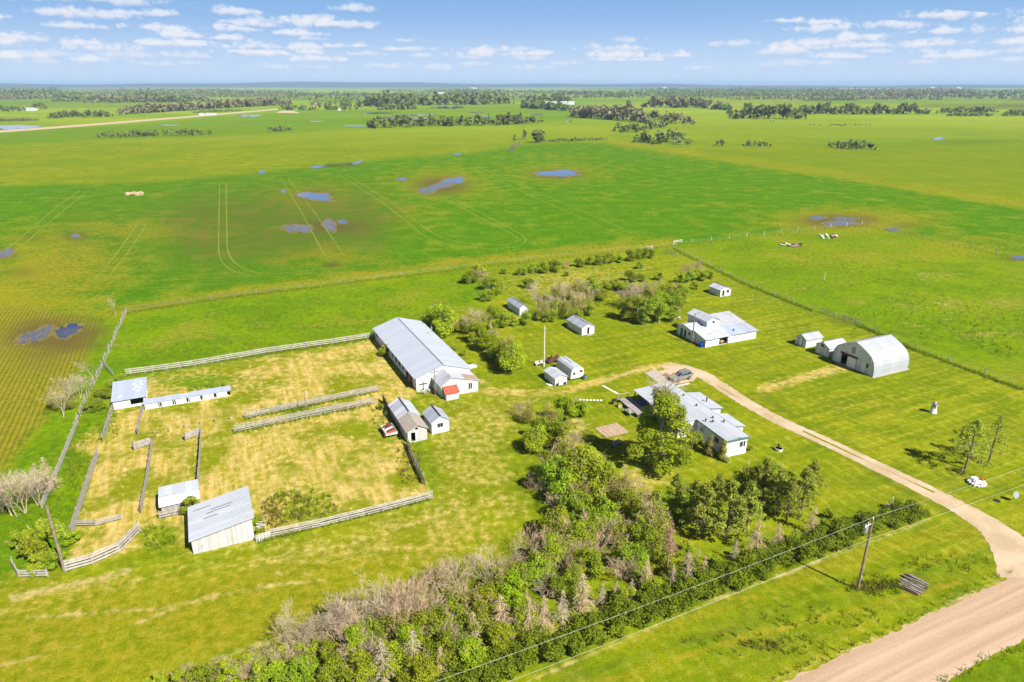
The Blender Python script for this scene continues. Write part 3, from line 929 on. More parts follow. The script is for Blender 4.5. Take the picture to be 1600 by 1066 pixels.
def strip(name, pts_px, w, z, mat, lo=.6, hi=1.3):
    P = [W(*p) for p in pts_px]
    Q = []
    for i in range(len(P) - 1):                      # smooth the corners
        k = max(2, int((P[i + 1] - P[i]).length / 6))
        for j in range(k):
            Q.append(P[i].lerp(P[i + 1], j / k))
    Q.append(P[-1])
    for _ in range(5):
        Q = [Q[0]] + [(Q[i - 1] + Q[i] * 2 + Q[i + 1]) / 4 for i in range(1, len(Q) - 1)] + [Q[-1]]
    mb = MB()
    vv, ff = [], []
    for i, p in enumerate(Q):
        d = (Q[min(i + 1, len(Q) - 1)] - Q[max(i - 1, 0)]).normalized()
        s_ = Vector((-d.y, d.x, 0)) * w / 2 * random.uniform(lo, hi)
        vv += [(p.x - s_.x, p.y - s_.y, z), (p.x + s_.x, p.y + s_.y, z)]
        if i:
            a = 2 * i
            ff.append((a - 2, a - 1, a + 1, a))
    mb.add(vv, ff)
    o = mb.build(name, mat)
    if o.data.polygons[0].normal.z < 0:
        o.data.flip_normals()
    return struct(o)


for i, t in enumerate([[(343, 286), (341, 400), (346, 416), (366, 428), (392, 431)], [(353, 286), (355, 396), (362, 412), (385, 425), (410, 428)], [(440, 280), (470, 330), (508, 400)], [(450, 280), (490, 330), (538, 400)],
                       [(530, 273), (600, 318), (670, 375), (700, 386), (790, 392), (822, 384), (830, 376), (815, 366), (700, 306)], [(541, 273), (612, 316), (682, 370), (712, 380), (790, 386), (812, 380), (816, 374), (800, 366), (690, 308)],
                       [(135, 300), (100, 328), (60, 362), (10, 405)], [(125, 297), (90, 322), (50, 357), (0, 398)], [(215, 350), (180, 400), (145, 440)], [(228, 352), (196, 400), (163, 440)], [(735, 262), (860, 320), (960, 362)], [(745, 260), (880, 318), (975, 358)],
                       [(200, 440), (400, 432), (600, 410), (800, 396), (1000, 378), (1150, 360)], [(200, 452), (400, 441), (600, 420), (760, 404)]]):
    strip('tyre_track', t, .42 if i < 12 else .35, .016 + i * .0022, 'track')

# patio slabs and stepping stones (each a slab of its own)
pt = thing('patio', 'square patio of pinkish paving slabs beside the big green tree', 'patio', W(946, 683))
for i in range(6):
    for j in range(5):
        mb = MB()
        x, y = i * .75, j * .75
        mb.box(x, x + .68, y - .3, y + .38, .0, .06 + .01 * ((i * 7 + j * 3) % 3))
        mb.build('slab', 'paver', pt)
for nm, P, Q, k, lab in [('first', (905, 625), (943, 626), 7, 'row of pale stepping stones leading left from the deck'), ('second', (942, 603), (966, 616), 7, 'row of pale stepping stones slanting up behind the deck')]:
    a, b = W(*P), W(*Q)
    t = thing('stepping_stones', lab, 'stepping stones', a, math.atan2((b - a).y, (b - a).x))
    L = (b - a).length
    for i in range(k):
        mb = MB()
        x = L * i / k
        mb.box(x, x + L / k * .66, -.25, .25, 0, .05)
        mb.build('stone', 'stone', t)
MT['grassstrip'] = mat_plain('short_grass', (.12, .16, .006), (.20, .19, .03), .8, 1.0, 0, 0)
strip('grass_strip', [(1255, 674), (1330, 709), (1400, 742), (1460, 770)], .6, .028, 'grassstrip', .0, 1.3)
strip('grass_strip', [(1120, 602), (1165, 630), (1210, 655)], .4, .028, 'grassstrip', .0, 1.2)
sheet('concrete_slab', [W(1008, 583), (W(1024, 577)), W(1056, 600), W(1040, 607)], .03, 'concrete', .03, 1, 4)
# far low ridge
mb = MB()
vv, ff = [], []
for i in range(161):
    a = R(-46 + 92 * i / 160)
    D = 17000
    u = i / 160
    h = 20 + 34 * max(0, math.sin(u * 4.2 + .2)) + 14 * math.sin(u * 23) + 8 * math.sin(u * 61 + 1) + 22 * math.exp(-((u - .38) / .16) ** 2)
    h = max(6, h) + 20
    for r, z in ((D - 2500, -.5), (D - 700, h * .8), (D, h), (D + 1500, h * .7), (D + 3500, -.5)):
        vv.append((r * math.sin(a), r * math.cos(a), z))
    if i:
        for k in range(4):
            q = i * 5 + k
            ff.append((q - 5, q, q + 1, q - 4))
mb.add(vv, ff)
m, nt, out = new_mat('wooded_hills')
n = noi(nt, vmul(nt, obj_vec(nt), (1, .4, 3)), .004, 5, .65)
princ(nt, out, mix(nt, ramp(nt, n, .45, .62), (.016, .030, .014), (.04, .06, .02)), 1, 0, 0)
struct(mb.build('hills', m))


# ================================================================ buildings
def lw(o, x, y, z=0.0):
    """local farm-axis metres from a world origin"""
    return Vector((o.x, o.y, 0)) + E1 * x + E2 * y + Vector((0, 0, z))


def window(T, x, y, z, w, h, side='front', frame='white', bars=1):
    """frame proud of the wall, pane inside it; (x,y) = middle of the sill on the wall face"""
    mb, mp = MB(), MB()
    t = .07

    def bx(m_, a0, a1, z0, z1, d0, d1):
        if side == 'front':
            m_.box(x + a0, x + a1, y - d1, y - d0, z0, z1)
        elif side == 'back':
            m_.box(x + a0, x + a1, y + d0, y + d1, z0, z1)
        elif side == 'left':
            m_.box(x - d1, x - d0, y + a0, y + a1, z0, z1)
        else:
            m_.box(x + d0, x + d1, y + a0, y + a1, z0, z1)
    bx(mb, -w / 2 - t, w / 2 + t, z - t, z, .0, .07)
    bx(mb, -w / 2 - t, w / 2 + t, z + h, z + h + t, .0, .06)
    bx(mb, -w / 2 - t, -w / 2, z, z + h, .0, .06)
    bx(mb, w / 2, w / 2 + t, z, z + h, .0, .06)
    for i in range(bars):
        c = -w / 2 + w * (i + 1) / (bars + 1)
        bx(mb, c - .03, c + .03, z, z + h, .022, .055)
    f = mb.build('window', frame, T)
    bx(mp, -w / 2, w / 2, z, z + h, .0, .02)
    mp.build('pane', 'glass', f)
    return f


def door(T, x, y, w, h, side='front', mat='white', name='door', z=.05, handle=True):
    mb = MB()
    lo, hi = x - w / 2, x + w / 2
    if side == 'front':
        mb.box(lo, hi, y - .06, y - .002, z, z + h)
        for a, b in ((lo - .08, lo), (hi, hi + .08)):
            mb.box(a, b, y - .04, y - .002, z, z + h + .08)
        mb.box(lo, hi, y - .04, y - .002, z + h, z + h + .08)
    elif side == 'left':
        mb.box(x - .06, x - .002, y - w / 2, y + w / 2, z, z + h)
    else:
        mb.box(x + .002, x + .06, y - w / 2, y + w / 2, z, z + h)
    d = mb.build(name, mat, T)
    if handle:
        m2 = MB()
        if side == 'front':
            m2.box(hi - .16, hi - .08, y - .11, y - .06, z + h * .46, z + h * .52)
        elif side == 'left':
            m2.box(x - .11, x - .06, y - w / 2 + .08, y - w / 2 + .16, z + h * .46, z + h * .52)
        else:
            m2.box(x + .06, x + .11, y - w / 2 + .08, y - w / 2 + .16, z + h * .46, z + h * .52)
        m2.build('handle', 'metal', d)
    return d


def shell(T, x0, y0, w, d, eh, rh, ridge='y', ops=None, mat='white', t=.12):
    """four walls of a gable-roofed box, open where `ops` says"""
    ops = ops or {}
    mb = MB()
    g = [(0, eh), (None, rh), (None, eh)]

    def prof(L, gable):
        return [(0, eh), (L / 2, rh), (L, eh)] if gable else [(0, eh), (L, eh)]
    mb.wall((x0, y0), (x0 + w, y0), prof(w, ridge == 'y'), 0, ops.get('front', ()), t)
    mb.wall((x0 + w, y0), (x0 + w, y0 + d), prof(d, ridge == 'x'), 0, ops.get('right', ()), t)
    mb.wall((x0 + w, y0 + d), (x0, y0 + d), prof(w, ridge == 'y'), 0, ops.get('back', ()), t)
    mb.wall((x0, y0 + d), (x0, y0), prof(d, ridge == 'x'), 0, ops.get('left', ()), t)
    return mb.build('wall', mat, T)


def gable_roof(T, x0, y0, w, d, eh, rh, ridge='y', ov=.25, ovg=.2, mat='roof_y', cap='metal', split=None, t=.08):
    mb = MB()
    lift = .05
    if ridge == 'y':
        sl = (rh - eh) / (w / 2)
        xm = x0 + w / 2
        e = eh - sl * ov + lift
        for sx, xe in ((-1, x0 - ov), (1, x0 + w + ov)):
            mb.slab((xe, y0 - ovg, e), (xm, y0 - ovg, rh + lift), (xm, y0 + d + ovg, rh + lift), (xe, y0 + d + ovg, e), t, 0 if sx < 0 or not split else 1)
        c = MB()
        c.beam((xm, y0 - ovg, rh + lift + .02), (xm, y0 + d + ovg, rh + lift + .02), .24, .06)
    else:
        sl = (rh - eh) / (d / 2)
        ym = y0 + d / 2
        e = eh - sl * ov + lift
        for sx, ye in ((-1, y0 - ov), (1, y0 + d + ov)):
            mb.slab((x0 - ovg, ye, e), (x0 + w + ovg, ye, e), (x0 + w + ovg, ym, rh + lift), (x0 - ovg, ym, rh + lift), t, 0 if sx < 0 or not split else 1)
        c = MB()
        c.beam((x0 - ovg, ym, rh + lift + .02), (x0 + w + ovg, ym, rh + lift + .02), .24, .06)
    r = mb.build('roof', [mat, split] if split else mat, T)
    if cap:
        c.build('ridge_cap', cap, r)
    return r


def simple_shed(name, label, px, w, d, eh, rh, ridge='y', wall='white', roof='roof_y', cap='metal', ops=None, ov=.22, group=None):
    T = thing(name, label, 'shed', W(*px), AX, group)
    shell(T, 0, 0, w, d, eh, rh, ridge, ops, wall)
    gable_roof(T, 0, 0, w, d, eh, rh, ridge, ov, .18, roof, cap)
    return T


# ---- long barn
OB = Vector((-18.3, 119.2, 0))
T = thing('barn', 'long low barn with a pale grey gable roof and a white front annex', 'barn', OB)
shell(T, 0, 0, 11.0, 31.2, 2.75, 4.5, 'y', {'left': [(1.2, 2.2, .9, 2.0), (24.5, 26.2, .05, 2.3)]}, 'white')
gable_roof(T, 0, 0, 11.0, 31.2, 2.75, 4.5, 'y', .45, .25, 'barnroof', 'metal')
for y in (8.6, 11.2, 13.8, 16.4, 20.2):
    window(T, 0, y, 1.0, 1.4, 1.0, 'left', 'paleblue' if y in (13.8, 11.2) else 'white')
door(T, 0, 3.4, 2.2, 2.2, 'left', 'redbrown', handle=False)
door(T, 0, 6.2, .9, 2.0, 'left', 'redbrown')
# annex
ax = MB()
ax.wall((3.3, -5.0), (10.7, -5.0), [(0, 2.35), (2.1, 3.75), (7.4, 2.25)], 0, (), .12)
ax.wall((10.7, -5.0), (10.7, -.02), [(0, 2.25), (5, 2.25)], 0, (), .12)
ax.wall((3.3, -.02), (3.3, -5.0), [(0, 2.35), (5, 2.35)], 0, [(.5, 1.2, 1.1, 1.8)], .12)
ax.build('annex_wall', 'white', T)
ar = MB()
ar.slab((3.05, -5.2, 2.26), (5.4, -5.2, 3.82), (5.4, -.14, 3.82), (3.05, -.14, 2.26), .08)
ar.slab((5.4, -5.2, 3.82), (10.95, -5.2, 2.26), (10.95, -.14, 2.26), (5.4, -.14, 3.82), .08)
ar = ar.build('annex_roof', 'wroof_y', T)
m2 = MB()
m2.slab((8.1, -5.05, 3.09), (10.7, -5.05, 2.36), (10.7, -2.6, 2.36), (8.1, -2.6, 3.09), .025)
m2.build('roof_patch', 'brownroof', ar)
window(T, 9.1, -5.0, .75, .7, 1.25, 'front', 'white', 1)
window(T, 9.1, -5.0, 2.3, .1, .1, 'front', 'white', 0)
pm = MB()
pm.wall((3.7, -6.6), (6.1, -6.6), [(0, 1.35), (2.4, 1.35)], 0, (), .1)
pm.wall((6.1, -6.6), (6.1, -5.02), [(0, 1.35), (1.6, 2.1)], 0, (), .1)
pm.wall((3.7, -5.02), (3.7, -6.6), [(0, 2.1), (1.58, 1.35)], 0, (), .1)
pm.build('porch_wall', 'white', T)
pm = MB()
pm.slab((3.5, -6.8, 1.36), (6.35, -6.8, 1.36), (6.35, -5.02, 2.24), (3.5, -5.02, 2.24), .07)
pm.build('porch_roof', 'red', T)
door(T, 7.1, -5.0, .85, 1.9)
fp = MB()
fp.tube([(10.0, 20, 4.0), (10.0, 20, 5.2)], [.12, .12], 8)
fp.build('vent_pipe', 'metal', T)
p = thing('utility_pole', 'short pole with a crossarm standing against the barn annex', 'pole', lw(OB, 2.6, -3.4))
mb = MB(); mb.tube([(0, 0, 0), (0, 0, 5.4)], [.11, .08], 8); mb.build('post', 'pole', p)
mb = MB(); mb.box(-.8, .8, -.06, .06, 4.7, 4.85); mb.build('crossarm', 'pole', p)
mb = MB(); mb.box(-.2, .2, -.2, -.08, 3.4, 3.9); mb.build('meter_box', 'metal', p)
b = thing('water_trough', 'pale wooden trough on the grass by the right side of the barn', 'trough', lw(OB, 14.0, 6.2))
mb = MB()
mb.box(-.9, .9, -.45, .45, .0, .12); mb.box(-.9, .9, -.45, -.37, .12, .6); mb.box(-.9, .9, .37, .45, .12, .6); mb.box(-.9, -.82, -.37, .37, .12, .6); mb.box(.82, .9, -.37, .37, .12, .6)
mb.build('tub', 'palewood', b)
b = thing('board_stack', 'low stack of weathered boards along the right barn wall', 'board stack', lw(OB, 12.6, 12))
mb = MB()
for i in range(7):
    mb.beam((random.uniform(-.2, .2) + .12 * i - .4, -4 + random.uniform(-.4, .4), .08 + .06 * (i % 3)), (random.uniform(-.2, .2) + .12 * i - .4, 4 + random.uniform(-.6, .6), .08 + .06 * (i % 3)), .22, .05)
mb.build('board', 'greywood', b)
b = thing('scrap_pile', 'pale heap of scrap wood and sheet at the front left barn corner', 'scrap pile', lw(OB, 1.0, -1.5))
for i in range(9):
    mb = MB()
    x, y, a = random.uniform(-1.0, 1.4), random.uniform(-.5, .4), random.uniform(0, 3)
    mb.beam((x - .5 * math.cos(a), y - .5 * math.sin(a), .1 + .05 * i), (x + .5 * math.cos(a), y + .5 * math.sin(a), .16 + .05 * i), .3, .05)
    mb.build('board', random.choice(['palewood', 'metal', 'rail']), b)

# ---- weathered granary pair and the white shed by it
OP = Vector((-17.0, 98.7, 0))
T = thing('old_granary', 'weathered plank shed with a shingle roof and an open doorway', 'shed', OP)
shell(T, 0, 0, 3.3, 4.8, 2.2, 3.05, 'y', {'front': [(.55, 1.3, .15, 1.75), (1.3, 1.75, 2.15, 2.6)]}, 'palewood')
gable_roof(T, 0, 0, 3.3, 4.8, 2.2, 3.05, 'y', .28, .22, 'shingle', None)
T = thing('patched_shed', 'old shed with a patched lilac metal roof behind the shingled granary', 'shed', lw(OP, .1, 5.35))
shell(T, 0, 0, 3.5, 5.8, 2.1, 3.05, 'y', {'front': [(.3, .9, 1.5, 1.9)]}, 'greywood')
gable_roof(T, 0, 0, 3.5, 5.8, 2.1, 3.05, 'y', .28, .2, 'patchroof', 'blackcap', split='wroof_y')
T = simple_shed('garden_shed', 'tidy white shed with one front window beside the shingled granary', (675.0, 679.0), 3.1, 4.3, 2.2, 3.15, 'y', 'white', 'roof_y', 'blackcap')
window(T, 1.5, 0, 1.15, .95, .6, 'front', 'greywood')
door(T, 3.1, 2.2, .8, 1.85, 'right')
# heap of rusty wagon parts beside it
b = thing('scrap_wagon', 'old wagon bed loaded with red rusty scrap left of the shingled granary', 'wagon', lw(OP, -1.9, 4.6))
mb = MB(); mb.box(-1.0, 1.0, -1.7, 1.7, .55, .68); mb.box(-1.0, -.93, -1.7, 1.7, .68, .95); mb.box(.93, 1.0, -1.7, 1.7, .68, .95); mb.box(-.93, .93, -1.7, -1.63, .68, .95); mb.box(-.93, .93, 1.63, 1.7, .68, .95); mb.build('bed', 'palewood', b)
for i in range(5):
    mb = MB()
    y = -1.3 + .62 * i
    mb.beam((-.75 + .2 * (i % 2), y, .78), (.72, y + .25, .95 + .06 * i), .34, .16)
    mb.build('scrap', ['red', 'rust', 'palewood', 'redbrown', 'rust'][i], b)
for sx in (-1, 1):
    for sy in (-1.1, 1.1):
        mb = MB(); mb.tube([(sx * 1.02, sy, .4), (sx * 1.16, sy, .4)], [.4, .4], 12); mb.build('wheel', 'rust', b)

# ---- slant-roofed shelter in front
OS = Vector((-39.8, 70.5, 0))
T = thing('slant_roof_shed', 'large slant-roofed shed of bleached upright planks in front of the corral', 'shed', OS)
mb = MB()
w_, d_ = 7.25, 7.5
mb.wall((0, 0), (w_, 0), [(0, 2.12), (w_, 3.32)], 0, (), .08)
mb.wall((w_, 0), (w_, d_), [(0, 3.32), (d_, 3.32)], 0, [(.8, 6.6, .02, 2.6)], .08)
mb.wall((w_, d_), (0, d_), [(0, 3.32), (w_, 2.12)], 0, (), .08)
mb.wall((0, d_), (0, 0), [(0, 2.12), (d_, 2.12)], 0, (), .08)
mb.build('wall', 'palewood', T)
mb = MB()
zL, zR = 2.17 - .03, 3.37 + .05
mb.slab((-.25, -.3, zL), (w_ + .3, -.3, zR), (w_ + .3, d_ + .35, zR), (-.25, d_ + .35, zL), .06)
MT['ribroof'] = mat_sheet('ribbed_roof_sheet', (.47, .495, .54), (.36, .385, .43), (.31, .32, .35), 'y', w=.8, st_lo=.56)
r = mb.build('roof', 'ribroof', T)
for i in range(15):
    y = -.2 + i * (d_ + .45) / 14.5
    m2 = MB()

    def rz(x):
        return zL + (zR - zL) * (x + .25) / (w_ + .55) + .02
    m2.beam((5.0, y, rz(5.0)), (w_ + .28, y, rz(w_ + .28)), .05, .04)
    m2.build('batten', 'metal', r)
for x0, x1, y in ((2.0, 5.0, 4.6), (2.6, 5.2, 5.2), (1.6, 3.4, 3.6), (.4, 2.6, 6.3)):
    m2 = MB(); m2.beam((x0, y, rz(x0)), (x1, y, rz(x1)), .09, .03); m2.build('lifted_seam', 'blackcap', r)
b = thing('plank_heap', 'broken planks leaning at the right end of the slant-roofed shed', 'planks', lw(OS, 8.0, 2.2))
for i in range(6):
    mb = MB(); mb.beam((-.3, -1.2 + .5 * i, .5 + .1 * (i % 2)), (.8, -1.1 + .5 * i, .15 + .1 * (i % 3)), .2, .05); mb.build('plank', 'palewood', b)

# ---- small white stable with the tree
T = thing('calf_shed', 'small white shed with patchy metal roof behind a round green bush', 'shed', Vector((-47.6, 78.2, 0)))
mb = MB()
mb.wall((.2, .5), (4.9, .5), [(0, 1.55), (4.7, 1.55)], 0, (), .1)
mb.wall((4.9, .5), (4.9, 4.2), [(0, 1.55), (.9, 2.1), (3.7, 2.1)], 0, (), .1)
mb.wall((4.9, 4.2), (.2, 4.2), [(0, 2.1), (4.7, 2.1)], 0, (), .1)
mb.wall((.2, 4.2), (.2, .5), [(0, 2.1), (2.8, 2.1), (3.7, 1.55)], 0, (), .1)
mb.build('wall', 'greywood', T)
mb = MB()
mb.slab((0, .25, 1.5), (5.1, .25, 1.5), (5.1, 1.4, 2.16), (0, 1.4, 2.16), .06, 1)
mb.slab((0, 1.4, 2.17), (5.1, 1.4, 2.17), (5.1, 4.4, 2.26), (0, 4.4, 2.26), .06, 0)
mb.build('roof', ['wroof_x', 'whitemetal'], T)
mb = MB()
for z in (.35, .75, 1.1):
    mb.beam((-.1, -.35, z), (3.3, -.35, z), .05, .24)
pp = mb.build('plank_rail', 'rail', T)
for x in (-.1, 1.6, 3.3):
    mb = MB(); mb.box(x - .08, x + .08, -.31, -.15, 0, 1.3); mb.build('post', 'post', T)

# ---- open machine shelter at the corral's left
OO = Vector((-71.8, 111.0, 0))
T = thing('open_shelter', 'open-fronted shelter with a sloping grey roof beside the kennel row', 'shelter', OO)
w_, d_ = 5.2, 7.0
mb = MB()
mb.wall((0, 0), (w_, 0), [(0, 1.75), (w_, 1.75)], 0, [(2.75, 4.9, .45, 1.55)], .1)
mb.wall((w_, 0), (w_, d_), [(0, 1.75), (d_, 2.5)], 0, [(.6, 5.8, .1, 1.7)], .1)
mb.wall((w_, d_), (0, d_), [(0, 2.5), (w_, 2.5)], 0, (), .1)
mb.wall((0, d_), (0, 0), [(0, 2.5), (d_, 1.75)], 0, (), .1)
mb.build('wall', 'white', T)
mb = MB()
mb.slab((-.25, -.3, 1.74), (w_ + .3, -.3, 1.74), (w_ + .3, d_ + .3, 2.62), (-.25, d_ + .3, 2.62), .07)
r = mb.build('roof', 'broof_x', T)
for i, (x, y) in enumerate([(3.2, 3.1), (3.9, 2.2), (4.2, 3.2), (3.6, 4.0), (4.4, 4.4), (1.0, 1.0), (4.3, 5.6), (3.1, 4.9)]):
    mb = MB()
    z = 1.74 + (y + .3) / (d_ + .6) * .88 + .02
    zz = .88 / (d_ + .6)
    mb.slab((x, y, z), (x + .4, y, z), (x + .4, y + .4, z + zz * .4), (x, y + .4, z + zz * .4), .02)
    mb.build('roof_patch', 'stone', r)

# ---- row of low pens
OK_ = Vector((-66.2, 111.0, 0))
T = thing('kennel_row', 'long low row of white pens with six dark openings', 'pens', OK_)
ops = [(2.2 + i * 2.33, 2.75 + i * 2.33, .06, .95) for i in range(6)]
mb = MB()
mb.wall((0, 0), (14.4, 0), [(0, 1.15), (14.4, 1.15)], 0, ops, .08)
mb.wall((14.4, 0), (14.4, 1.5), [(0, 1.15), (1.5, 1.3)], 0, (), .08)
mb.wall((14.4, 1.5), (0, 1.5), [(0, 1.3), (14.4, 1.3)], 0, (), .08)
mb.wall((0, 1.5), (0, 0), [(0, 1.3), (1.5, 1.15)], 0, (), .08)
for i in range(1, 6):
    mb.box(2.4 * i - .04, 2.4 * i + .04, .1, 1.4, 0, 1.1)
mb.build('wall', 'white', T)
for x0, x1, y1 in ((-.15, 5.9, 1.7), (5.92, 7.6, 1.15), (7.62, 14.6, 1.7)):
    mb = MB()
    mb.slab((x0, -.12, 1.17), (x1, -.12, 1.17), (x1, y1, 1.38), (x0, y1, 1.38), .05)
    mb.build('roof', 'broof_x', T)

# ---- sheds of the middle yard
T = simple_shed('storage_shed', 'white shed with red-brown open doors in the middle of the mown yard', (909, 524.5), 3.4, 6.9, 1.9, 2.75, 'y', 'white', 'roof_y', 'metal', {'front': [(1.45, 1.95, .1, 1.6)]})
mb = MB(); mb.box(.75, 1.4, -.07, -.005, .1, 1.65); mb.build('door', 'white', T)
mb = MB(); mb.box(2.0, 2.65, -.07, -.005, .1, 1.65); mb.build('door', 'white', T)
mb = MB(); mb.box(.7, 2.7, -.06, -.005, 1.66, 1.76); mb.build('door_track', 'redbrown', T)
mb = MB(); mb.box(1.0, 2.4, -.9, -.06, .0, .12); mb.build('step', 'greywood', T)
T = simple_shed('woodland_shed', 'white gabled shed half hidden among bushes left of the mown yard', (812, 493), 2.4, 7.4, 1.95, 2.75, 'y', 'white', 'roof_y', 'metal')
door(T, 1.2, 0, .8, 1.7)
T = simple_shed('tool_shed', 'small pale shed with a ribbed roof and white double door', (867.3, 603.8), 2.6, 4.5, 1.7, 2.2, 'y', 'white', 'wroof_y', None)
mb = MB(); mb.box(.85, 1.7, -.06, -.004, .08, 1.6); d_o = mb.build('door', 'whitelap', T)
for a, bb in ((.77, .85), (1.7, 1.78)):
    mb = MB(); mb.box(a, bb, -.08, -.004, .08, 1.68); mb.build('door_frame', 'greywood', T)
for x in (.45, 2.15):
    mb = MB(); mb.tube([(x, -.15, .3), (x, -.05, .3)], [.3, .3], 14); mb.build('leaning_tyre', 'rubber', T)
mb = MB(); mb.box(-1.0, -.1, .5, 1.9, .0, .06); mb.build('board_ramp', 'stone', T)
# van body next to it
T = thing('van_body', 'white box van body used as a shed beside the ribbed-roof shed', 'shed', Vector((11.6, 123.9, 0)))
ln = 6.1
prof = [(0, .35), (.12, 1.6), (.28, 2.25), (.75, 2.62), (1.55, 2.72), (2.35, 2.62), (2.82, 2.25), (2.98, 1.6), (3.1, .35)]
mb = MB()
n = len(prof)
mb.add([(x, 0, z) for x, z in prof], [tuple(range(n))])
mb.add([(x, ln, z) for x, z in prof], [tuple(range(n))[::-1]])
for i in range(n - 1):
    (xa, za), (xb, zb) = prof[i], prof[i + 1]
    if not (2 <= i <= 5):
        mb.add([(xa, 0, za), (xb, 0, zb), (xb, ln, zb), (xa, ln, za)], [(0, 1, 2, 3)])
mb.add([(0, 0, .35), (3.1, 0, .35), (3.1, ln, .35), (0, ln, .35)], [(0, 1, 2, 3)])
mb.build('body', 'white', T)
mb = MB()
for i in range(2, 6):
    (xa, za), (xb, zb) = prof[i], prof[i + 1]
    mb.slab((xa, -.05, za + .03), (xb, -.05, zb + .03), (xb, ln + .05, zb + .03), (xa, ln + .05, za + .03), .03)
r = mb.build('roof', 'wroof_y', T)
mb = MB(); mb.box(1.5, 1.6, 2.6, ln - .1, 2.74, 2.79); mb.build('ridge_strip', 'blackcap', r)
for i in range(6):
    mb = MB(); y = .5 + i * .95
    mb.beam((-.03 + .06, y, .5), (.115, y, 1.6), .07, .05); mb.build('side_rib', 'metal', T)
window(T, .75, 0, 1.15, .5, .5, 'front', 'palewood', 0)
window(T, 2.35, 0, 1.55, .5, .28, 'front', 'redbrown', 0)
mb = MB()
for x in (.3, 2.8):
    mb.box(x - .15, x + .15, .4, ln - .4, 0, .35)
mb.build('skid', 'greywood', T)
b = thing('old_drum', 'dark green drum standing at the van body front corner', 'drum', lw(Vector((11.6, 123.9, 0)), 2.9, -.6))
mb = MB(); mb.lathe([(.001, 0), (.36, 0), (.36, .28), (.39, .3), (.36, .33), (.36, .6), (.39, .62), (.36, .65), (.36, .92), (.001, .92)], 14); mb.build('drum_body', 'trim', b)
mb = MB(); mb.lathe([(.001, .92), (.3, .92), (.3, .95), (.001, .95)], 14); mb.build('drum_lid', 'dark', b)
# rusty machine behind
b = thing('rusty_machine', 'rusty iron farm machine behind the two small white sheds', 'farm machine', W(865, 566))
mb = MB(); mb.box(-.9, .9, -.5, .5, .5, 1.0); mb.tube([(-.5, 0, 1.0), (-.5, 0, 1.7)], [.25, .18], 8); mb.beam((.2, 0, 1.0), (1.1, 0, 1.5), .3, .3); mb.build('frame', 'rust', b)
for sx in (-.95, .95):
    for sy in (-.55, .55):
        mb = MB(); mb.tube([(sx, sy - .07, .6), (sx, sy + .07, .6)], [.6, .6], 14); mb.build('wheel', 'rust', b)
b = thing('bench_frame', 'pale wooden bench frame at the foot of the white yard pole', 'bench', W(843, 571))
mb = MB(); mb.box(-.9, .9, -.25, .25, .42, .5); mb.build('seat', 'palewood', b)
mb = MB(); mb.box(-.9, .9, .22, .28, .5, 1.0); mb.build('backrest', 'palewood', b)
for sx in (-.8, .8):
    mb = MB(); mb.box(sx - .05, sx + .05, -.22, .22, 0, .42); mb.build('leg', 'palewood', b)

# ---- workshop group
OW = Vector((43.1, 142.1, 0))
T = thing('workshop', 'rambling white workshop of joined wings with a tall gabled middle', 'workshop', OW)
mb = MB()
mb.wall((0, 0), (7.3, 0), [(0, 1.95), (7.3, 1.95)], 0, [(3.9, 6.2, .05, 1.75)], .12)
mb.wall((7.3, -.12), (14.6, -.12), [(0, 2.0), (7.3, 2.0)], 0, (), .12)
mb.wall((14.6, -.12), (14.6, 9.4), [(0, 2.0), (9.5, 3.6)], 0, (), .12)
mb.wall((14.6, 9.4), (8, 9.4), [(0, 3.6), (6.6, 3.6)], 0, (), .12)
mb.wall((0, 10), (0, 4.2), [(0, 2.3), (2.4, 3.1), (5.8, 2.5)], 0, [(2.5, 3.2, .05, 1.9)], .12)
mb.wall((0, 4.2), (0, 0), [(0, 2.9), (4.2, 1.95)], 0, (), .12)
mb.wall((4, 10), (0, 10), [(0, 2.3), (4, 2.3)], 0, (), .12)
mb.build('wall', 'white', T)
mb = MB()
mb.wall((4.0, 4.6), (7.6, 4.6), [(0, 4.2), (1.8, 4.95), (3.6, 4.2)], 0, (), .12)
mb.wall((7.6, 4.6), (7.6, 11.4), [(0, 4.2), (6.8, 4.2)], 0, (), .12)
mb.wall((7.6, 11.4), (4.0, 11.4), [(0, 4.2), (1.8, 4.95), (3.6, 4.2)], 0, (), .12)
mb.wall((4.0, 11.4), (4.0, 4.6), [(0, 4.2), (6.8, 4.2)], 0, (), .12)
mb.build('tower_wall', 'white', T)
gable_roof(T, 4.0, 4.6, 3.6, 6.8, 4.2, 4.95, 'y', .3, .25, 'wroof_y', None).name = 'tower_roof'
window(T, 5.8, 4.6, 3.55, .55, .55, 'front', 'greywood', 0)
mb = MB()
mb.slab((-.3, -.35, 1.92), (7.3, -.35, 1.92), (7.3, 4.58, 2.98), (-.3, 4.3, 2.98), .08)
r = mb.build('front_roof', 'wroof_x', T)
for i in range(5):
    m2 = MB(); x = 1.4 + i * .75; y = 1.3 + .25 * i; z = 1.92 + (y + .35) / 4.9 * 1.06 + .012
    m2.slab((x, y, z), (x + .6, y + .1, z + .02), (x + .6, y + .3, z + .065), (x, y + .18, z + .042), .012); m2.build('worn_patch', 'brownroof', r)
mb = MB()
sl = 1.62 / 9.8
mb.slab((7.32, -.42, 1.99), (11.6, -.42, 1.99), (11.6, 3.9, 1.99 + sl * 4.32), (7.32, 3.9, 1.99 + sl * 4.32), .08)
mb.build('middle_roof', 'broof_x', T)
mb = MB()
mb.slab((11.62, -.42, 1.985), (14.95, -.42, 1.985), (14.95, 3.9, 1.985 + sl * 4.32), (11.62, 3.9, 1.985 + sl * 4.32), .08)
mb.build('side_roof', 'roof_x', T)
mb = MB()
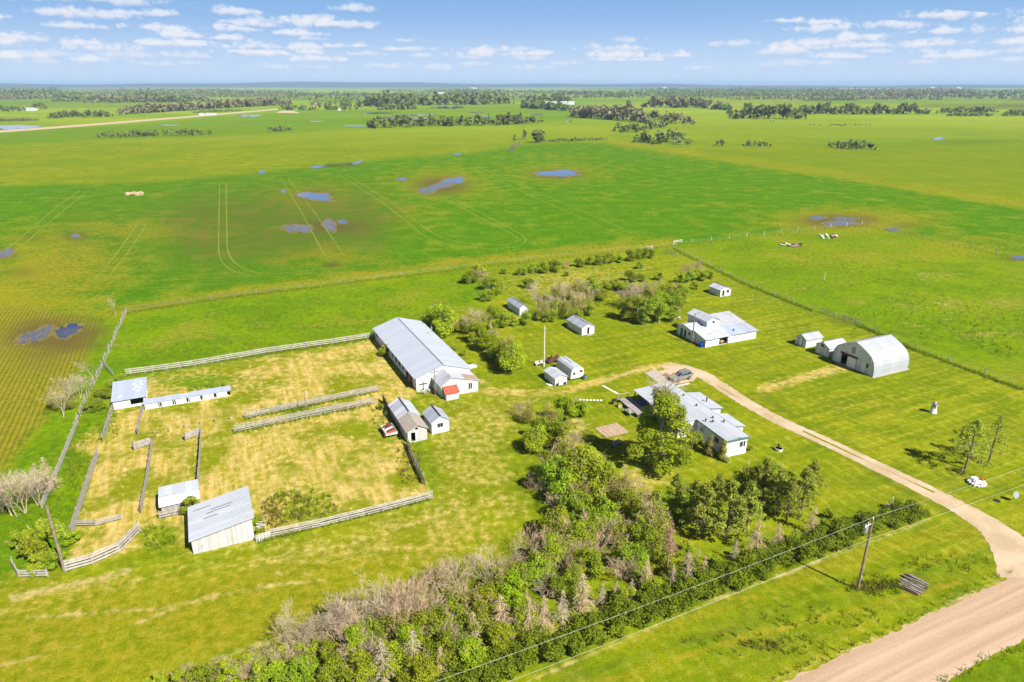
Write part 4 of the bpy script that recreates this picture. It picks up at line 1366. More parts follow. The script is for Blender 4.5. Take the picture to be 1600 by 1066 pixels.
mb.slab((7.62, 3.92, 2.0 + sl * 4.32), (14.95, 3.92, 2.0 + sl * 4.32), (14.95, 9.75, 2.0 + sl * 10.2), (7.62, 9.75, 2.0 + sl * 10.2), .08)
mb.build('rear_roof', 'lilac_x', T)
mb = MB()
mb.slab((-.35, 4.25, 2.52), (3.98, 4.25, 2.52), (3.98, 7.6, 3.2), (-.35, 7.6, 3.2), .08)
mb.slab((-.35, 7.6, 3.2), (3.98, 7.6, 3.2), (3.98, 10.3, 2.3), (-.35, 10.3, 2.3), .08)
mb.build('left_roof', 'wroof_x', T)
door(T, 2.8, 0, 1.9, 1.7, 'front', 'whitemetal', 'sliding_door', handle=False)
mb = MB(); mb.box(6.3, 8.0, -.2, -.13, .08, 1.85); mb.build('sliding_door', 'whitemetal', T)
mb = MB(); mb.box(1.6, 8.1, -.19, -.125, 1.86, 1.92); mb.build('door_track', 'greywood', T)
window(T, 0, 5.6, 1.1, .7, .7, 'left', 'white', 0)
door(T, 0, 8.4, .9, 1.9, 'left', 'trim')
fp = MB(); fp.tube([(8.9, 1.2, 2.2), (8.9, 1.2, 2.75)], [.13, .13], 8); fp.build('vent_pipe', 'dark', T)
b = thing('rain_barrel', 'bright blue plastic barrel at the front left workshop corner', 'barrel', lw(OW, -.55, .75))
mb = MB(); mb.lathe([(.001, 0), (.42, 0), (.5, .3), (.5, .75), (.42, 1.05), (.001, 1.05)], 16); mb.build('barrel_body', 'blue', b)
mb = MB(); mb.lathe([(.001, 1.05), (.36, 1.05), (.36, 1.09), (.001, 1.09)], 16); mb.build('barrel_lid', 'blue', b)
b = thing('quad_cart', 'small cream and tan cart parked inside the open workshop door', 'cart', lw(OW, 5.0, .9))
mb = MB(); mb.box(-.5, .5, -.7, .7, .4, .7); mb.box(-.35, .35, .0, .6, .7, 1.1); mb.beam((0, -.6, .7), (0, -.45, 1.15), .08, .08); mb.build('cart_body', 'straw', b)
for sx in (-.55, .55):
    for sy in (-.5, .5):
        mb = MB(); mb.tube([(sx - .08, sy, .28), (sx + .08, sy, .28)], [.28, .28], 12); mb.build('wheel', 'rubber', b)
b = thing('round_hay_feeder', 'pale domed rock heap behind the left corner of the workshop', 'heap', W(1055, 499))
b.name = 'rock_heap'
for i in range(6):
    mb = MB(); mb.blob((random.uniform(-.9, .9), random.uniform(-.5, .5), .35), (.6, .5, .45), i); mb.build('rock', 'concrete', b)
p = thing('utility_pole', 'tall grey pole rising in front of the workshop\'s left wing', 'pole', lw(OW, -.9, 3.4))
mb = MB(); mb.tube([(0, 0, 0), (.05, 0, 7.2)], [.14, .10], 8); mb.build('post', 'pole', p)
mb = MB(); mb.box(-.15, .15, -.25, -.1, 1.3, 1.8); mb.build('meter_box', 'metal', p)

# ---- far small shed, two sheds, quonset
T = simple_shed('well_house', 'little white shed with an open door and window near the orchard', (1125, 464), 3.7, 4.6, 1.95, 2.7, 'y', 'white', 'wroof_y', 'blackcap', {'front': [(.75, 1.4, .1, 1.7)]})
window(T, 2.6, 0, .95, .7, .75, 'front', 'greywood', 0)
T = simple_shed('small_barn', 'small white shed with dark-framed door, leftmost of the three by the arched barn', (1258.5, 543.8), 4.9, 3.0, 1.9, 2.75, 'x', 'white', 'roof_x', 'metal')
door(T, 0, 1.5, .95, 1.8, 'left', 'whitelap', handle=True)
for y in (.98, 2.02):
    mb = MB(); mb.box(-.09, -.002, y - .06, y + .06, .05, 1.95); mb.build('door_frame', 'trim', T)
T = simple_shed('small_barn', 'white shed with white metal roof squeezed against the arched barn', (1294.3, 559), 5.4, 3.6, 2.1, 3.05, 'x', 'white', 'wroof_x', 'trim')
window(T, 0, 1.9, 1.9, .5, .5, 'left', 'trim', 0)
OQ = Vector((72.5, 125.7, 0))
T = thing('arched_barn', 'big white barn with a pointed arch roof and half-open sliding door', 'barn', OQ)
Wd, Ht, Ln = 10.0, 5.85, 9.9
cx = Wd / 2


def arc():
    """half of a pointed arch: upright foot, bent shoulder, straight top"""
    return [(0, 0), (0, 1.2), (.10, 2.1), (.42, 3.05), (1.02, 3.85), (2.2, 4.62), (3.6, 5.28), (cx, Ht)]


ha = arc()
prof = ha + [(Wd - a, z) for a, z in reversed(ha[:-1])]
op = (4.3, 8.0, .06, 2.35)
for xx, sgn in ((.0, 1), (Ln, -1)):
    mb = MB()
    for i in range(len(prof) - 1):
        (ya, za), (yb, zb) = prof[i], prof[i + 1]
        # upright strips under the arch, leaving the doorway open on the left end
        cuts = sorted(set([ya, yb] + [c for c in (op[0], op[1]) if ya < c < yb]))
        for c0, c1 in zip(cuts[:-1], cuts[1:]):
            z0 = np.interp(c0, [ya, yb], [za, zb])
            z1 = np.interp(c1, [ya, yb], [za, zb])
            lo = 0
            if xx == 0 and op[0] <= (c0 + c1) / 2 <= op[1]:
                lo = op[3]
            if max(z0, z1) - lo < .01:
                continue
            for off in (0, .1 * sgn):
                mb.add([(xx + off, c0, lo), (xx + off, c1, lo), (xx + off, c1, max(z1, lo)), (xx + off, c0, max(z0, lo))], [(0, 1, 2, 3)])
    mb.build('end_wall', 'white', T)
mb = MB()
for i in range(len(prof) - 1):
    (ya, za), (yb, zb) = prof[i], prof[i + 1]
    n_ = Vector((0, -(zb - za), yb - ya)).normalized() * .05
    mb.add([(-.2, ya + n_.y, za + n_.z), (Ln + .2, ya + n_.y, za + n_.z), (Ln + .2, yb + n_.y, zb + n_.z), (-.2, yb + n_.y, zb + n_.z)], [(0, 1, 2, 3)])
    mb.add([(-.2, ya + n_.y * .2, za + n_.z * .2), (Ln + .2, ya + n_.y * .2, za + n_.z * .2), (Ln + .2, yb + n_.y * .2, zb + n_.z * .2), (-.2, yb + n_.y * .2, zb + n_.z * .2)], [(3, 2, 1, 0)])
    for xx in (-.2, Ln + .2):
        mb.add([(xx, ya + n_.y, za + n_.z), (xx, yb + n_.y, zb + n_.z), (xx, yb + n_.y * .2, zb + n_.z * .2), (xx, ya + n_.y * .2, za + n_.z * .2)], [(0, 1, 2, 3)])
MT['archroof'] = mat_sheet('pale_arch_roof', (.375, .39, .42), (.31, .325, .355), (.27, .27, .28), 'x', w=1.2, st_lo=.6)
mb.build('roof', 'archroof', T)
mb = MB(); mb.box(-.14, -.02, 4.35, 6.4, .08, 2.25); mb.build('sliding_door', 'whitelap', T)
mb = MB(); mb.box(-.20, -.01, 4.1, 8.2, 2.36, 2.7); mb.build('door_header', 'redbrown', T)
window(T, 0, 1.75, 1.35, .55, .9, 'left', 'white', 0)
door(T, 0, 2.5, .8, 1.9, 'left', 'whitelap')
mb = MB(); mb.box(-.03, -.004, 5.0, 5.9, 3.2, 4.6); mb.build('loft_hatch', 'greywood', T)
mb = MB(); mb.box(-.5, Ln + .3, -.45, -.02, 0, .1); mb.build('foundation', 'concrete', T)


# ---- mobile home with its additions
OM = Vector((34.5, 95.0, 0))
T = thing('mobile_home', 'long white mobile home with pale roof, teal trim and side additions', 'mobile home', OM, AX - R(4.5))
mb = MB()
X0, X1, LM = -1.15, 2.75, 21.6
mb.wall((X0, -.4), (X1, -.4), [(0, 3.0), (1.95, 3.25), (3.9, 3.0)], 0, (), .1)
mb.wall((X1, -.4), (X1, LM), [(0, 3.0), (LM + .4, 3.0)], 0, (), .1)
mb.wall((X1, LM), (X0, LM), [(0, 3.0), (1.95, 3.25), (3.9, 3.0)], 0, (), .1)
mb.wall((X0, LM), (X0, -.4), [(0, 3.0), (LM + .4, 3.0)], 0, (), .1)
mb.build('wall', 'whitelap', T)
mb = MB()
mb.wall((-4.7, 7.6), (X0 - .01, 7.6), [(0, 2.7), (3.5, 2.95)], 0, (), .1)
mb.wall((X0 - .01, 16.5), (-4.7, 16.5), [(0, 2.95), (3.5, 2.7)], 0, (), .1)
mb.wall((-4.7, 16.5), (-4.7, 7.6), [(0, 2.7), (8.9, 2.7)], 0, (), .1)
mb.wall((-2.6, 21.5), (-2.6, 16.6), [(0, 2.85), (4.9, 2.85)], 0, (), .1)
mb.build('annex_wall', 'whitelap', T)
mb = MB()
xm = (X0 + X1) / 2
for xa, xb, za, zb in ((X0 - .22, xm, 3.02, 3.30), (xm, X1 + .22, 3.30, 3.02)):
    mb.slab((xa, -.65, za), (xb, -.65, zb), (xb, LM + .25, zb), (xa, LM + .25, za), .07)
mb.slab((-5.0, 7.35, 2.74), (X0 - .23, 7.35, 3.0), (X0 - .23, LM + .25, 3.0), (-5.0, LM + .25, 2.74), .07)
r = mb.build('roof', 'felt', T)
for x, y in ((1.2, 11.2), (1.0, 6.3), (.2, 5.2), (1.9, 4.6), (-.6, 6.0), (1.5, 15.5), (-2.2, 12)):
    m2 = MB(); z = 3.05; m2.tube([(x, y, z), (x, y, z + .5)], [.1, .1], 8); m2.tube([(x, y, z + .5), (x, y, z + .58)], [.2, .12], 8); m2.build('roof_vent', 'dark', r)
mb = MB()
mb.box(X0 - .26, X1 + .26, -.70, -.652, 2.80, 3.08)
mb.box(X0 - .275, X0 - .222, -.65, 7.3, 2.84, 3.04)
mb.box(X1 + .222, X1 + .275, -.65, LM, 2.84, 3.04)
mb.build('trim', 'trim', T)
window(T, 1.65, -.4, 1.35, .55, .95, 'front', 'white', 0)
window(T, 2.25, -.4, 1.35, .35, .95, 'front', 'white', 0)
window(T, X0, 5.9, 1.4, .9, .9, 'left', 'white', 1)
window(T, X0, 2.0, 1.4, 1.0, .9, 'left', 'white', 1)
window(T, -2.9, 7.6, 1.3, .9, 1.0, 'front', 'white', 0)
mb = MB()
for (xa, xb, ya, yb, e0, e1) in ((X1 + .28, 5.9, 10.6, 17.0, 2.9, 2.45), (X1 + .28, 5.2, 3.7, 8.1, 2.9, 2.45)):
    mb.wall((xa, ya), (xb, ya), [(0, e0 - .06), (xb - xa, e1 - .06)], 0, (), .1)
    mb.wall((xb, ya), (xb, yb), [(0, e1 - .06), (yb - ya, e1 - .06)], 0, (), .1)
    mb.wall((xb, yb), (xa, yb), [(0, e1 - .06), (xb - xa, e0 - .06)], 0, (), .1)
    q = MB(); q.slab((xa, ya - .3, e0), (xb + .3, ya - .3, e1), (xb + .3, yb + .2, e1), (xa, yb + .2, e0), .07); q.build('porch_roof', 'felt', T)
mb.build('porch_wall', 'white', T)
mb = MB(); mb.tube([(4.6, 13.0, 2.5), (4.6, 13, 3.4)], [.1, .1], 8); mb.tube([(4.6, 13.0, 3.4), (4.6, 13, 3.5)], [.25, .1], 8); mb.build('chimney_pipe', 'dark', T)
for x, y in ((-4.8, 21.5), (-4.8, 19)):
    mb = MB(); mb.box(x - .07, x + .07, y - .07, y + .07, 0, 2.7); mb.build('porch_post', 'redbrown', T)
mb = MB(); mb.box(-4.85, -2.62, 16.62, 21.6, .45, .6); mb.box(-2.58, X0 - .02, 16.62, 21.5, 0, 2.6); mb.build('porch_floor', 'redbrown', T)
# deck
t = thing('deck', 'weathered wooden deck with a blue tarp and railing beside the mobile home', 'deck', OM, AX - R(4.5))
mb = MB()
for i in range(24):
    mb.box(-7.2 + i * .098, -7.2 + i * .098 + .085, 16.2, 23.4, .62, .68)
mb.build('board', 'greywood', t)
mb = MB()
for x in (-7.0, -5.0):
    for y in (16.4, 18.6, 21, 23.2):
        mb.box(x - .06, x + .06, y - .06, y + .06, 0, .62)
mb.build('footing', 'post', t)
mb = MB(); mb.box(-7.25, -4.95, 23.3, 23.42, 1.45, 1.55); mb.beam((-7.2, 23.36, .68), (-7.2, 23.36, 1.5), .09, .09); mb.beam((-5.0, 23.36, .68), (-5.0, 23.36, 1.5), .09, .09); mb.build('railing', 'rail', t)
mb = MB(); mb.box(-4.85, -2.65, 18.2, 21.3, .62, .70); mb.blob((-3.7, 19.6, .8), (.7, .9, .35), 3, 9, 6); mb.build('tarp', 'paleblue', t)
for nm, lab, cat, x, y, m_, sz in (('barbecue', 'dark lidded barbecue standing at the far left deck end', 'barbecue', -8.3, 22.6, 'dark', (.5, .35)), ('planter_box', 'pinkish planter box beside the barbecue at the deck', 'planter', -8.0, 21.3, 'paver', (.4, .35)), ('garden_table', 'grey table with clutter standing along the deck edge', 'table', -7.9, 18.0, 'metal', (.5, .9))):
    b = thing(nm, lab, cat, OM + Matrix.Rotation(AX - R(4.5), 3, 'Z') @ Vector((x, y, 0)), AX - R(4.5))
    w_, d_ = sz
    if cat == 'planter':
        mb = MB(); mb.box(-w_, w_, -d_, d_, 0, .5); mb.build('box', m_, b)
        mb = MB(); mb.blob((0, 0, .6), (.35, .3, .25), 4); mb.build('plant', 'leafdark', b)
    else:
        mb = MB(); mb.box(-w_, w_, -d_, d_, .68, .76); mb.build('top', m_, b)
        for sx in (-1, 1):
            for sy in (-1, 1):
                mb = MB(); mb.box(sx * (w_ - .06) - .03, sx * (w_ - .06) + .03, sy * (d_ - .06) - .03, sy * (d_ - .06) + .03, 0, .68); mb.build('leg', 'dark', b)
        if cat == 'barbecue':
            mb = MB(); mb.blob((0, 0, .85), (.48, .33, .3), 5, 10, 6, 0, .02); mb.build('lid', 'dark', b)
        else:
            mb = MB(); mb.box(-.2, .2, -.4, -.1, .76, 1.0); mb.blob((.1, .4, .85), (.2, .2, .12), 2); mb.build('clutter', 'paver', b)
b = thing('garden_bench', 'grey garden bench on the patio under the tree shade', 'bench', W(963, 697), R(40))
mb = MB(); mb.box(-.9, .9, -.22, .22, .42, .48); mb.build('seat', 'metal', b)
mb = MB(); mb.box(-.9, .9, .2, .25, .48, .95); mb.build('backrest', 'metal', b)
for sx in (-.8, .8):
    mb = MB(); mb.box(sx - .04, sx + .04, -.2, .2, 0, .42); mb.build('leg', 'dark', b)
b = thing('planter_tub', 'white round tub with a dark shrub right of the mobile home', 'planter', W(1217, 704))
mb = MB(); mb.lathe([(.001, 0), (.55, 0), (.62, .45), (.56, .45), (.5, .36), (.001, .36)], 16); mb.build('tub', 'stone', b)
mb = MB(); mb.tube([(0, 0, .3), (.05, 0, 1.0)], [.05, .03], 6); mb.blob((0, 0, .95), (.32, .3, .42), 8, 8, 6); mb.build('plant', 'leafdark', b)

# ---- car
T = thing('parked_car', 'silver minivan parked on the gravel pad behind the mobile home', 'car', W(1064, 593), AX + R(6))
Lc, Wc = 4.75, .92
side = [(-2.37, .42), (-2.37, .72), (-2.1, .92), (-1.35, 1.06), (2.30, 1.10), (2.37, .85), (2.37, .42)]     # nose at -x
mb = MB()


def hull(profile, w0, w1, zsplit):
    vv, n = [], len(profile)
    for sy in (-1, 1):
        for x, z in profile:
            w_ = w0 + (w1 - w0) * max(0, (z - zsplit)) / .7
            k = 1 - .10 * max(0, abs(x) - 1.9) / .47
            vv.append((x, sy * w_ * k, z))
    ff = [tuple(range(n)), tuple(range(n, 2 * n))[::-1]]
    ff += [(i, i + n, (i + 1) % n + n, (i + 1) % n) for i in range(n)]
    return vv, ff


mb.add(*hull(side, Wc, Wc * .97, .8))
mb.build('body', 'silver', T)
roofp = [(-1.30, 1.07), (-.35, 1.66), (.2, 1.73), (1.9, 1.70), (2.27, 1.11)]
mb = MB(); mb.add(*hull(roofp, Wc * .95, Wc * .74, 1.07)); cab = mb.build('cabin', 'silver', T)
mb = MB()
for sy in (-1, 1):
    def yy(z):
        return sy * (Wc * .95 + (Wc * .74 - Wc * .95) * (z - 1.07) / .7 + .012)
    for xa, xb, ta, tb in ((-.95, -.12, -.42, -.12), (-.04, .82, -.04, .80), (.9, 2.02, .9, 1.84)):
        mb.add([(xa, yy(1.15), 1.15), (xb, yy(1.15), 1.15), (tb, yy(1.58), 1.58), (ta, yy(1.58), 1.58)], [(0, 1, 2, 3)])
mb.build('side_window', 'glass', T)
mb = MB()
mb.add([(-1.235, -.78, 1.13), (-1.235, .78, 1.13), (-.44, .64, 1.625), (-.44, -.64, 1.625)], [(0, 1, 2, 3)])
mb.build('windshield', 'glass', T)
mb = MB(); mb.add([(2.245, .76, 1.2), (2.245, -.76, 1.2), (2.0, -.64, 1.6), (2.0, .64, 1.6)], [(0, 1, 2, 3)]); mb.build('rear_window', 'glass', T)
for sx in (-1.48, 1.42):
    for sy in (-1, 1):
        mb = MB(); mb.tube([(sx, sy * .74, .34), (sx, sy * .95, .34)], [.34, .34], 16)
        wh = mb.build('wheel', 'rubber', T)
        mb = MB(); mb.tube([(sx, sy * .90, .34), (sx, sy * .965, .34)], [.21, .2], 12); mb.build('rim', 'rim', wh)
for sy in (-1, 1):
    mb = MB(); mb.box(-2.36, -2.12, sy * .70 - .16, sy * .70 + .16, .70, .84); mb.build('headlight', 'lamp', T)
    mb = MB(); mb.box(2.3, 2.39, sy * .78 - .1, sy * .78 + .1, .85, 1.2); mb.build('tail_light', 'redlamp', T)
    mb = MB(); mb.box(-1.0, -.82, sy * 1.0 - .1, sy * 1.0 + .1, 1.1, 1.24); mb.build('mirror', 'silver', T)
    mb = MB(); mb.beam((-.2, sy * .62, 1.79), (1.8, sy * .62, 1.79), .05, .05); mb.build('roof_rail', 'dark', cab)
mb = MB(); mb.box(-2.42, -2.36, -.8, .8, .42, .62); mb.build('bumper', 'dark', T)
b = thing('kerb_timber', 'pale timber beam lying on the grass edge below the silver minivan', 'timber', W(1063, 603), AX)
mb = MB(); mb.box(-2.2, 2.2, -.15, .15, 0, .2); mb.build('beam', 'palewood', b)

# ---- ornaments of the right lawn
b = thing('garden_windmill', 'small white garden windmill tower with dark vanes under a pale cap', 'garden ornament', W(1458, 645), 0)
mb = MB(); mb.tube([(0, 0, 0), (0, 0, 1.55)], [.62, .34], 8); mb.build('tower', 'stone', b)
mb = MB(); mb.tube([(0, 0, 1.55), (0, 0, 1.75), (0, 0, 2.25)], [.55, .52, .06], 8); mb.build('cap', 'rail', b)
mb = MB()
for k in range(4):
    a = k * math.pi / 2 + .5
    mb.beam((-.25, -.46, 1.7), (-.25 + .7 * math.cos(a), -.46, 1.7 + .7 * math.sin(a)), .16, .03)
mb.build('vane', 'dark', b)
b = thing('stone_ring', 'ring of white stones with a red hydrant-like post and thin pole', 'garden ornament', W(1526, 756), 0)
for i in range(16):
    a = 2 * math.pi * i / 16
    mb = MB(); mb.blob((1.0 * math.cos(a), 1.0 * math.sin(a), .2), (.27, .24, .28), i, 7, 5); mb.build('stone', 'stone', b)
mb = MB(); mb.blob((-.1, .55, .5), (.55, .4, .4), 77, 9, 6); mb.blob((.2, -.1, .3), (.6, .5, .25), 78, 9, 6); mb.build('boulder', 'stone', b)
mb = MB(); mb.lathe([(.001, 0), (.18, 0), (.18, .55), (.24, .6), (.2, .75), (.001, .85)], 12, 0, (.85, .35)); mb.build('red_post', 'red', b)
mb = MB(); mb.tube([(.75, .5, 0), (.95, .6, 3.3)], [.03, .025], 6); mb.build('flag_pole', 'redbrown', b)
b = thing('tree_stump', 'short pale stump beside the pair of lawn pines', 'stump', W(1501, 739), 0)
mb = MB(); mb.tube([(0, 0, 0), (.02, 0, .35), (.06, .02, .95)], [.3, .24, .2], 9); mb.build('stump_wood', 'straw', b)
b = thing('round_sign', 'pale round disc on a white post beside the hedge end', 'disc on post', W(1389, 795), 0)
mb = MB(); mb.tube([(.25, .1, 0), (.35, .15, 1.9)], [.05, .05], 8); mb.build('post', 'stone', b)
mb = MB(); mb.tube([(0, -.1, .45), (0, -.14, .55)], [.62, .6], 18); mb.build('disc', 'straw', b)
b = thing('satellite_dish', 'grey round dish on a stub post at the right photo edge', 'dish', W(1583, 782), 0)
mb = MB(); mb.tube([(0, 0, 0), (0, 0, .9)], [.05, .05], 8); mb.build('post', 'metal', b)
mb = MB(); mb.tube([(0, -.1, .95), (.02, -.2, 1.02), (.03, -.24, 1.04)], [.15, .4, .48], 16); mb.build('dish', 'metal', b)
b = thing('manhole_lid', 'dark round lid lying on the lawn left of the grey dish', 'lid', W(1558, 783), 0)
mb = MB(); mb.tube([(0, 0, 0), (0, 0, .1)], [.42, .42], 16); mb.build('lid', 'dark', b)
b = thing('plank_pile', 'weathered grey and brown plank pile in the ditch by the road', 'plank pile', W(1425, 914), R(40))
for i in range(18):
    mb = MB()
    x = -1.5 + i * .175
    z = .10 + (.07 if i % 3 else 0)
    mb.beam((x + random.uniform(-.1, .1), -1.25 + random.uniform(-.25, .2), z), (x + random.uniform(-.2, .2), 1.15 + random.uniform(-.35, .3), z + random.uniform(-.03, .09)), .16, .05)
    mb.build('plank', ['rust', 'darkwood', 'post', 'darkwood', 'post', 'pole'][i % 6], b)
b = thing('straw_heap', 'flat pale straw heap standing alone in the green crop', 'straw heap', W(212, 305), 0)
mb = MB()
for i in range(11):
    mb.blob((random.uniform(-3.6, 3.6), random.uniform(-1.8, 1.8), .6), (random.uniform(1.2, 2.6), random.uniform(1, 1.8), random.uniform(.6, 1.3)), i, 9, 6)
mb.build('straw', 'straw', b)
for px, py, lab, pal, sd_ in ((1238, 384, 'junk heap of dark and orange scrap in the right pasture', ['rust', 'redbrown', 'dark', 'red', 'stone', 'metal'], 1), (1296, 371, 'pale junk heap of white sheets near the pasture corner', ['metal', 'rail', 'rust', 'stone', 'whitepole', 'straw'], 2)):
    b = thing('junk_heap', lab, 'junk heap', W(px, py), 0)
    rg_ = random.Random(sd_)
    for i in range(12):
        mb = MB()
        x, y = rg_.uniform(-3.6, 3.6), rg_.uniform(-2.4, 2.4)
        if i % 3 == 0:
            mb.blob((x, y, .25), (rg_.uniform(.35, .65), rg_.uniform(.35, .6), rg_.uniform(.3, .5)), i)
        else:
            a = rg_.uniform(0, 3.1)
            mb.beam((x - math.cos(a), y - math.sin(a), .25), (x + math.cos(a), y + math.sin(a), rg_.uniform(.3, 1.0)), rg_.uniform(.4, 1.1), .12)
        mb.build('scrap', pal[i % len(pal)], b)
b = thing('marker_post', 'lone thin white stake standing in the right pasture', 'stake', W(1288, 438), 0)
mb = MB(); mb.tube([(0, 0, 0), (0, 0, 2.3)], [.09, .08], 6); mb.build('stake', 'whitepole', b)

# ---- poles and power line
p = thing('yard_pole', 'bare white pole standing alone in the mown yard', 'pole', W(850, 573), 0)
mb = MB(); mb.tube([(0, 0, 0), (0, 0, 9.0)], [.15, .11], 8); mb.build('post', 'whitepole', p)
p = thing('yard_pole', 'thin grey pole standing between the two corral rail fences', 'pole', W(479, 646), 0)
mb = MB(); mb.tube([(0, 0, 0), (0, 0, 4.6)], [.10, .07], 8); mb.build('post', 'pole', p)
p = thing('corner_pole', 'stout leaning grey pole at the corral\'s lower left corner', 'pole', W(101, 893), 0)
mb = MB(); mb.tube([(0, 0, 0), (0, 0, 9.2)], [.19, .13], 8); mb.build('post', 'pole', p)
P0 = W(1340, 922)
PH = 9.75


def power_pole(loc, label, kit):
    p = thing('power_pole', label, 'power pole', loc, AX, 'power poles along the road')
    mb = MB(); mb.tube([(0, 0, 0), (.0, .0, PH)], [.16, .11], 10); mb.build('post', 'pole', p)
    mb = MB(); mb.lathe([(.05, PH), (.08, PH + .05), (.05, PH + .12), (.08, PH + .17), (.04, PH + .25)], 8); mb.build('insulator', 'lamp', p)
    mb = MB(); mb.box(-.05, .05, -.17, .17, 7.2, 7.3); mb.build('bracket', 'metal', p)
    mb = MB(); mb.box(.12, .17, -.1, .1, 1.6, 2.0); mb.build('sign_plate', 'stone', p)
    if kit:
        mb = MB(); mb.lathe([(.001, 8.1), (.2, 8.1), (.23, 8.15), (.23, 8.8), (.2, 8.86), (.001, 8.9)], 12, 0, (-.75, .1)); mb.build('transformer', 'metal', p)
        mb = MB(); mb.beam((-.9, .1, 8.95), (.1, 0, 9.2), .07, .07); mb.beam((-.9, .1, 9.3), (-.9, .1, 8.8), .08, .08); mb.beam((-.5, .1, 9.4), (-.5, .1, 8.9), .08, .08); mb.build('hanger_arm', 'lamp', p)
    return p


power_pole(P0, 'brown power pole with a transformer between hedge and gravel road', True)
power_pole(P0 - E1 * 85, 'brown power pole further along the hedge line toward the left', False)
power_pole(P0 + E1 * 85, 'brown power pole further along the road toward the right', False)
for nm, h, off, lab in (('power_line', PH + .24, 0, 'upper pale power wire strung between the roadside poles'), ('power_line', 7.25, -.17, 'lower pale power wire strung between the roadside poles')):
    mb = MB()
    for sg in (-1, 1):
        pts = []
        for i in range(25):
            t = i / 24
            sag = 4 * t * (1 - t) * .75
            pts.append(P0 + E1 * (sg * 85 * t) + E2 * off + Vector((0, 0, h - sag)))
        mb.tube(pts, [.012] * 25, 5)
    o = mb.build(nm, 'wire')
    tag(o, lab, 'power line')


# ---------------------------------------------------------------- fences
def rail_fence(name, label, pts, rails=(.35, .8, 1.25), post_h=1.45, spacing=2.3, rail='rail', post='post', rw=.17, jit=.03, pr=.075, cat='fence', skirt=0, rt=.045):
    P = [W(*p) for p in pts]
    o0 = P[0]
    T = thing(name, label, cat, o0, 0)
    P = [p - o0 for p in P]
    rg_ = random.Random(len(pts) + int(pts[0][0]))
    posts = []
    for a, b in zip(P[:-1], P[1:]):
        k = max(1, round((b - a).length / spacing))
        for i in range(k):
            posts.append(a.lerp(b, i / k))
    posts.append(P[-1])
    for p in posts:
        mb = MB()
        hh = post_h * rg_.uniform(.93, 1.08)
        mb.tube([p, p + Vector((rg_.uniform(-jit, jit) * 2, rg_.uniform(-jit, jit) * 2, hh))], [pr, pr * .9], 6)
        mb.build('post', post, T)
    for z in rails:
        mb = MB()
        for a, b in zip(posts[:-1], posts[1:]):
            d = (b - a).normalized()
            off = Vector((d.y, -d.x, 0)) * (pr + rt / 2)
            mb.beam(a + off + Vector((0, 0, z + rg_.uniform(-jit, jit))), b + off + Vector((0, 0, z + rg_.uniform(-jit, jit))), rt, rw)
        mb.build('rail', rail, T)
    if skirt:
        for a, b in zip(posts[:-1], posts[1:]):
            n = max(1, int((b - a).length / .5))
            for i in range(n):
                if rg_.random() < skirt:
                    p = a.lerp(b, (i + rg_.uniform(.3, .7)) / n)
                    q = (b - a).normalized() * .11
                    d = Vector((q.y, -q.x, 0)).normalized() * (pr + .075)
                    h_ = rg_.uniform(.5, 1.05)
                    mb = MB()
                    mb.beam(p + d, p + d + Vector((rg_.uniform(-.1, .1), 0, h_)), .2, .03)
                    mb.build('upright_board', rail, T)
    return T


rail_fence('rail_fence', 'long pale rail fence along the upper corral edge, ending at the barn', [(197, 587), (300, 573), (420, 552), (520, 538), (589, 527)], (.45, .9, 1.3), 1.5, 2.6, 'palerail', 'rail', .2, skirt=.55)
rail_fence('rail_fence', 'upper of the two parallel rail fences in the middle of the corral', [(383, 654), (480, 634), (591, 611)], (.3, .6, .9, 1.2), 1.35, 2.4, 'rail', 'post')
rail_fence('rail_fence', 'lower of the two parallel rail fences in the middle of the corral', [(366, 676), (480, 652), (585, 631)], (.3, .65, .95, 1.25), 1.4, 2.3, 'rail', 'post')
rail_fence('rail_fence', 'pale four-rail fence running right from the slant-roofed shed', [(423, 840), (500, 824), (600, 799), (676, 779)], (.3, .62, .95, 1.25), 1.4, 2.5, 'palerail', 'post')
rail_fence('lattice_fence', 'short white lattice panel joining the slant-roofed shed to the rail fence', [(401, 848), (422, 841)], (.15, .38, .6, .82, 1.05), 1.15, .38, 'whitepole', 'whitepole', .12, .01, .06)
rail_fence('board_fence', 'dark leaning board fence running down from the shingled granary', [(637, 696), (650, 730), (664, 758)], (.25, .5, .75, 1.0, 1.25), 1.45, .9, 'post', 'darkwood', .16, .08)
rail_fence('board_fence', 'dark tall board fence beside the patched-roof shed', [(599, 628), (608, 645), (620, 660)], (.25, .5, .75, 1.0, 1.25, 1.5), 1.75, 1.2, 'darkwood', 'darkwood', .2, .04)
rail_fence('rail_fence', 'curved whitewashed rail fence at the lower left corral corner', [(103, 893), (145, 881), (187, 862), (219, 830)], (.3, .7, 1.1, 1.45), 1.6, 2.0, 'palerail', 'rail', .24, pr=.1)
rail_fence('rail_fence', 'low rail fence below the round green bushes at the far left', [(20, 884), (31, 902), (75, 901)], (.3, .65, 1.0), 1.2, 1.7, 'palerail', 'rail', .2, pr=.09)
rail_fence('rail_fence', 'long pale rail fence along the left grass strip beside bare trees', [(66, 796), (95, 728), (121, 662)], (.3, .6, .9, 1.2), 1.35, 2.4, 'palerail', 'rail', .2)
rail_fence('picket_fence', 'broken row of grey stakes climbing the left grass strip', [(122, 660), (137, 618), (152, 590), (164, 565), (180, 527), (197, 489)], (.75,), 1.3, 1.3, 'post', 'rail', .1, .12, .1)
rail_fence('rail_fence', 'tall rail fence on the left side of the narrow pen', [(112, 838), (133, 772), (153, 714)], (.3, .6, .9, 1.2, 1.5), 1.7, 2.2, 'rail', 'post', .2)
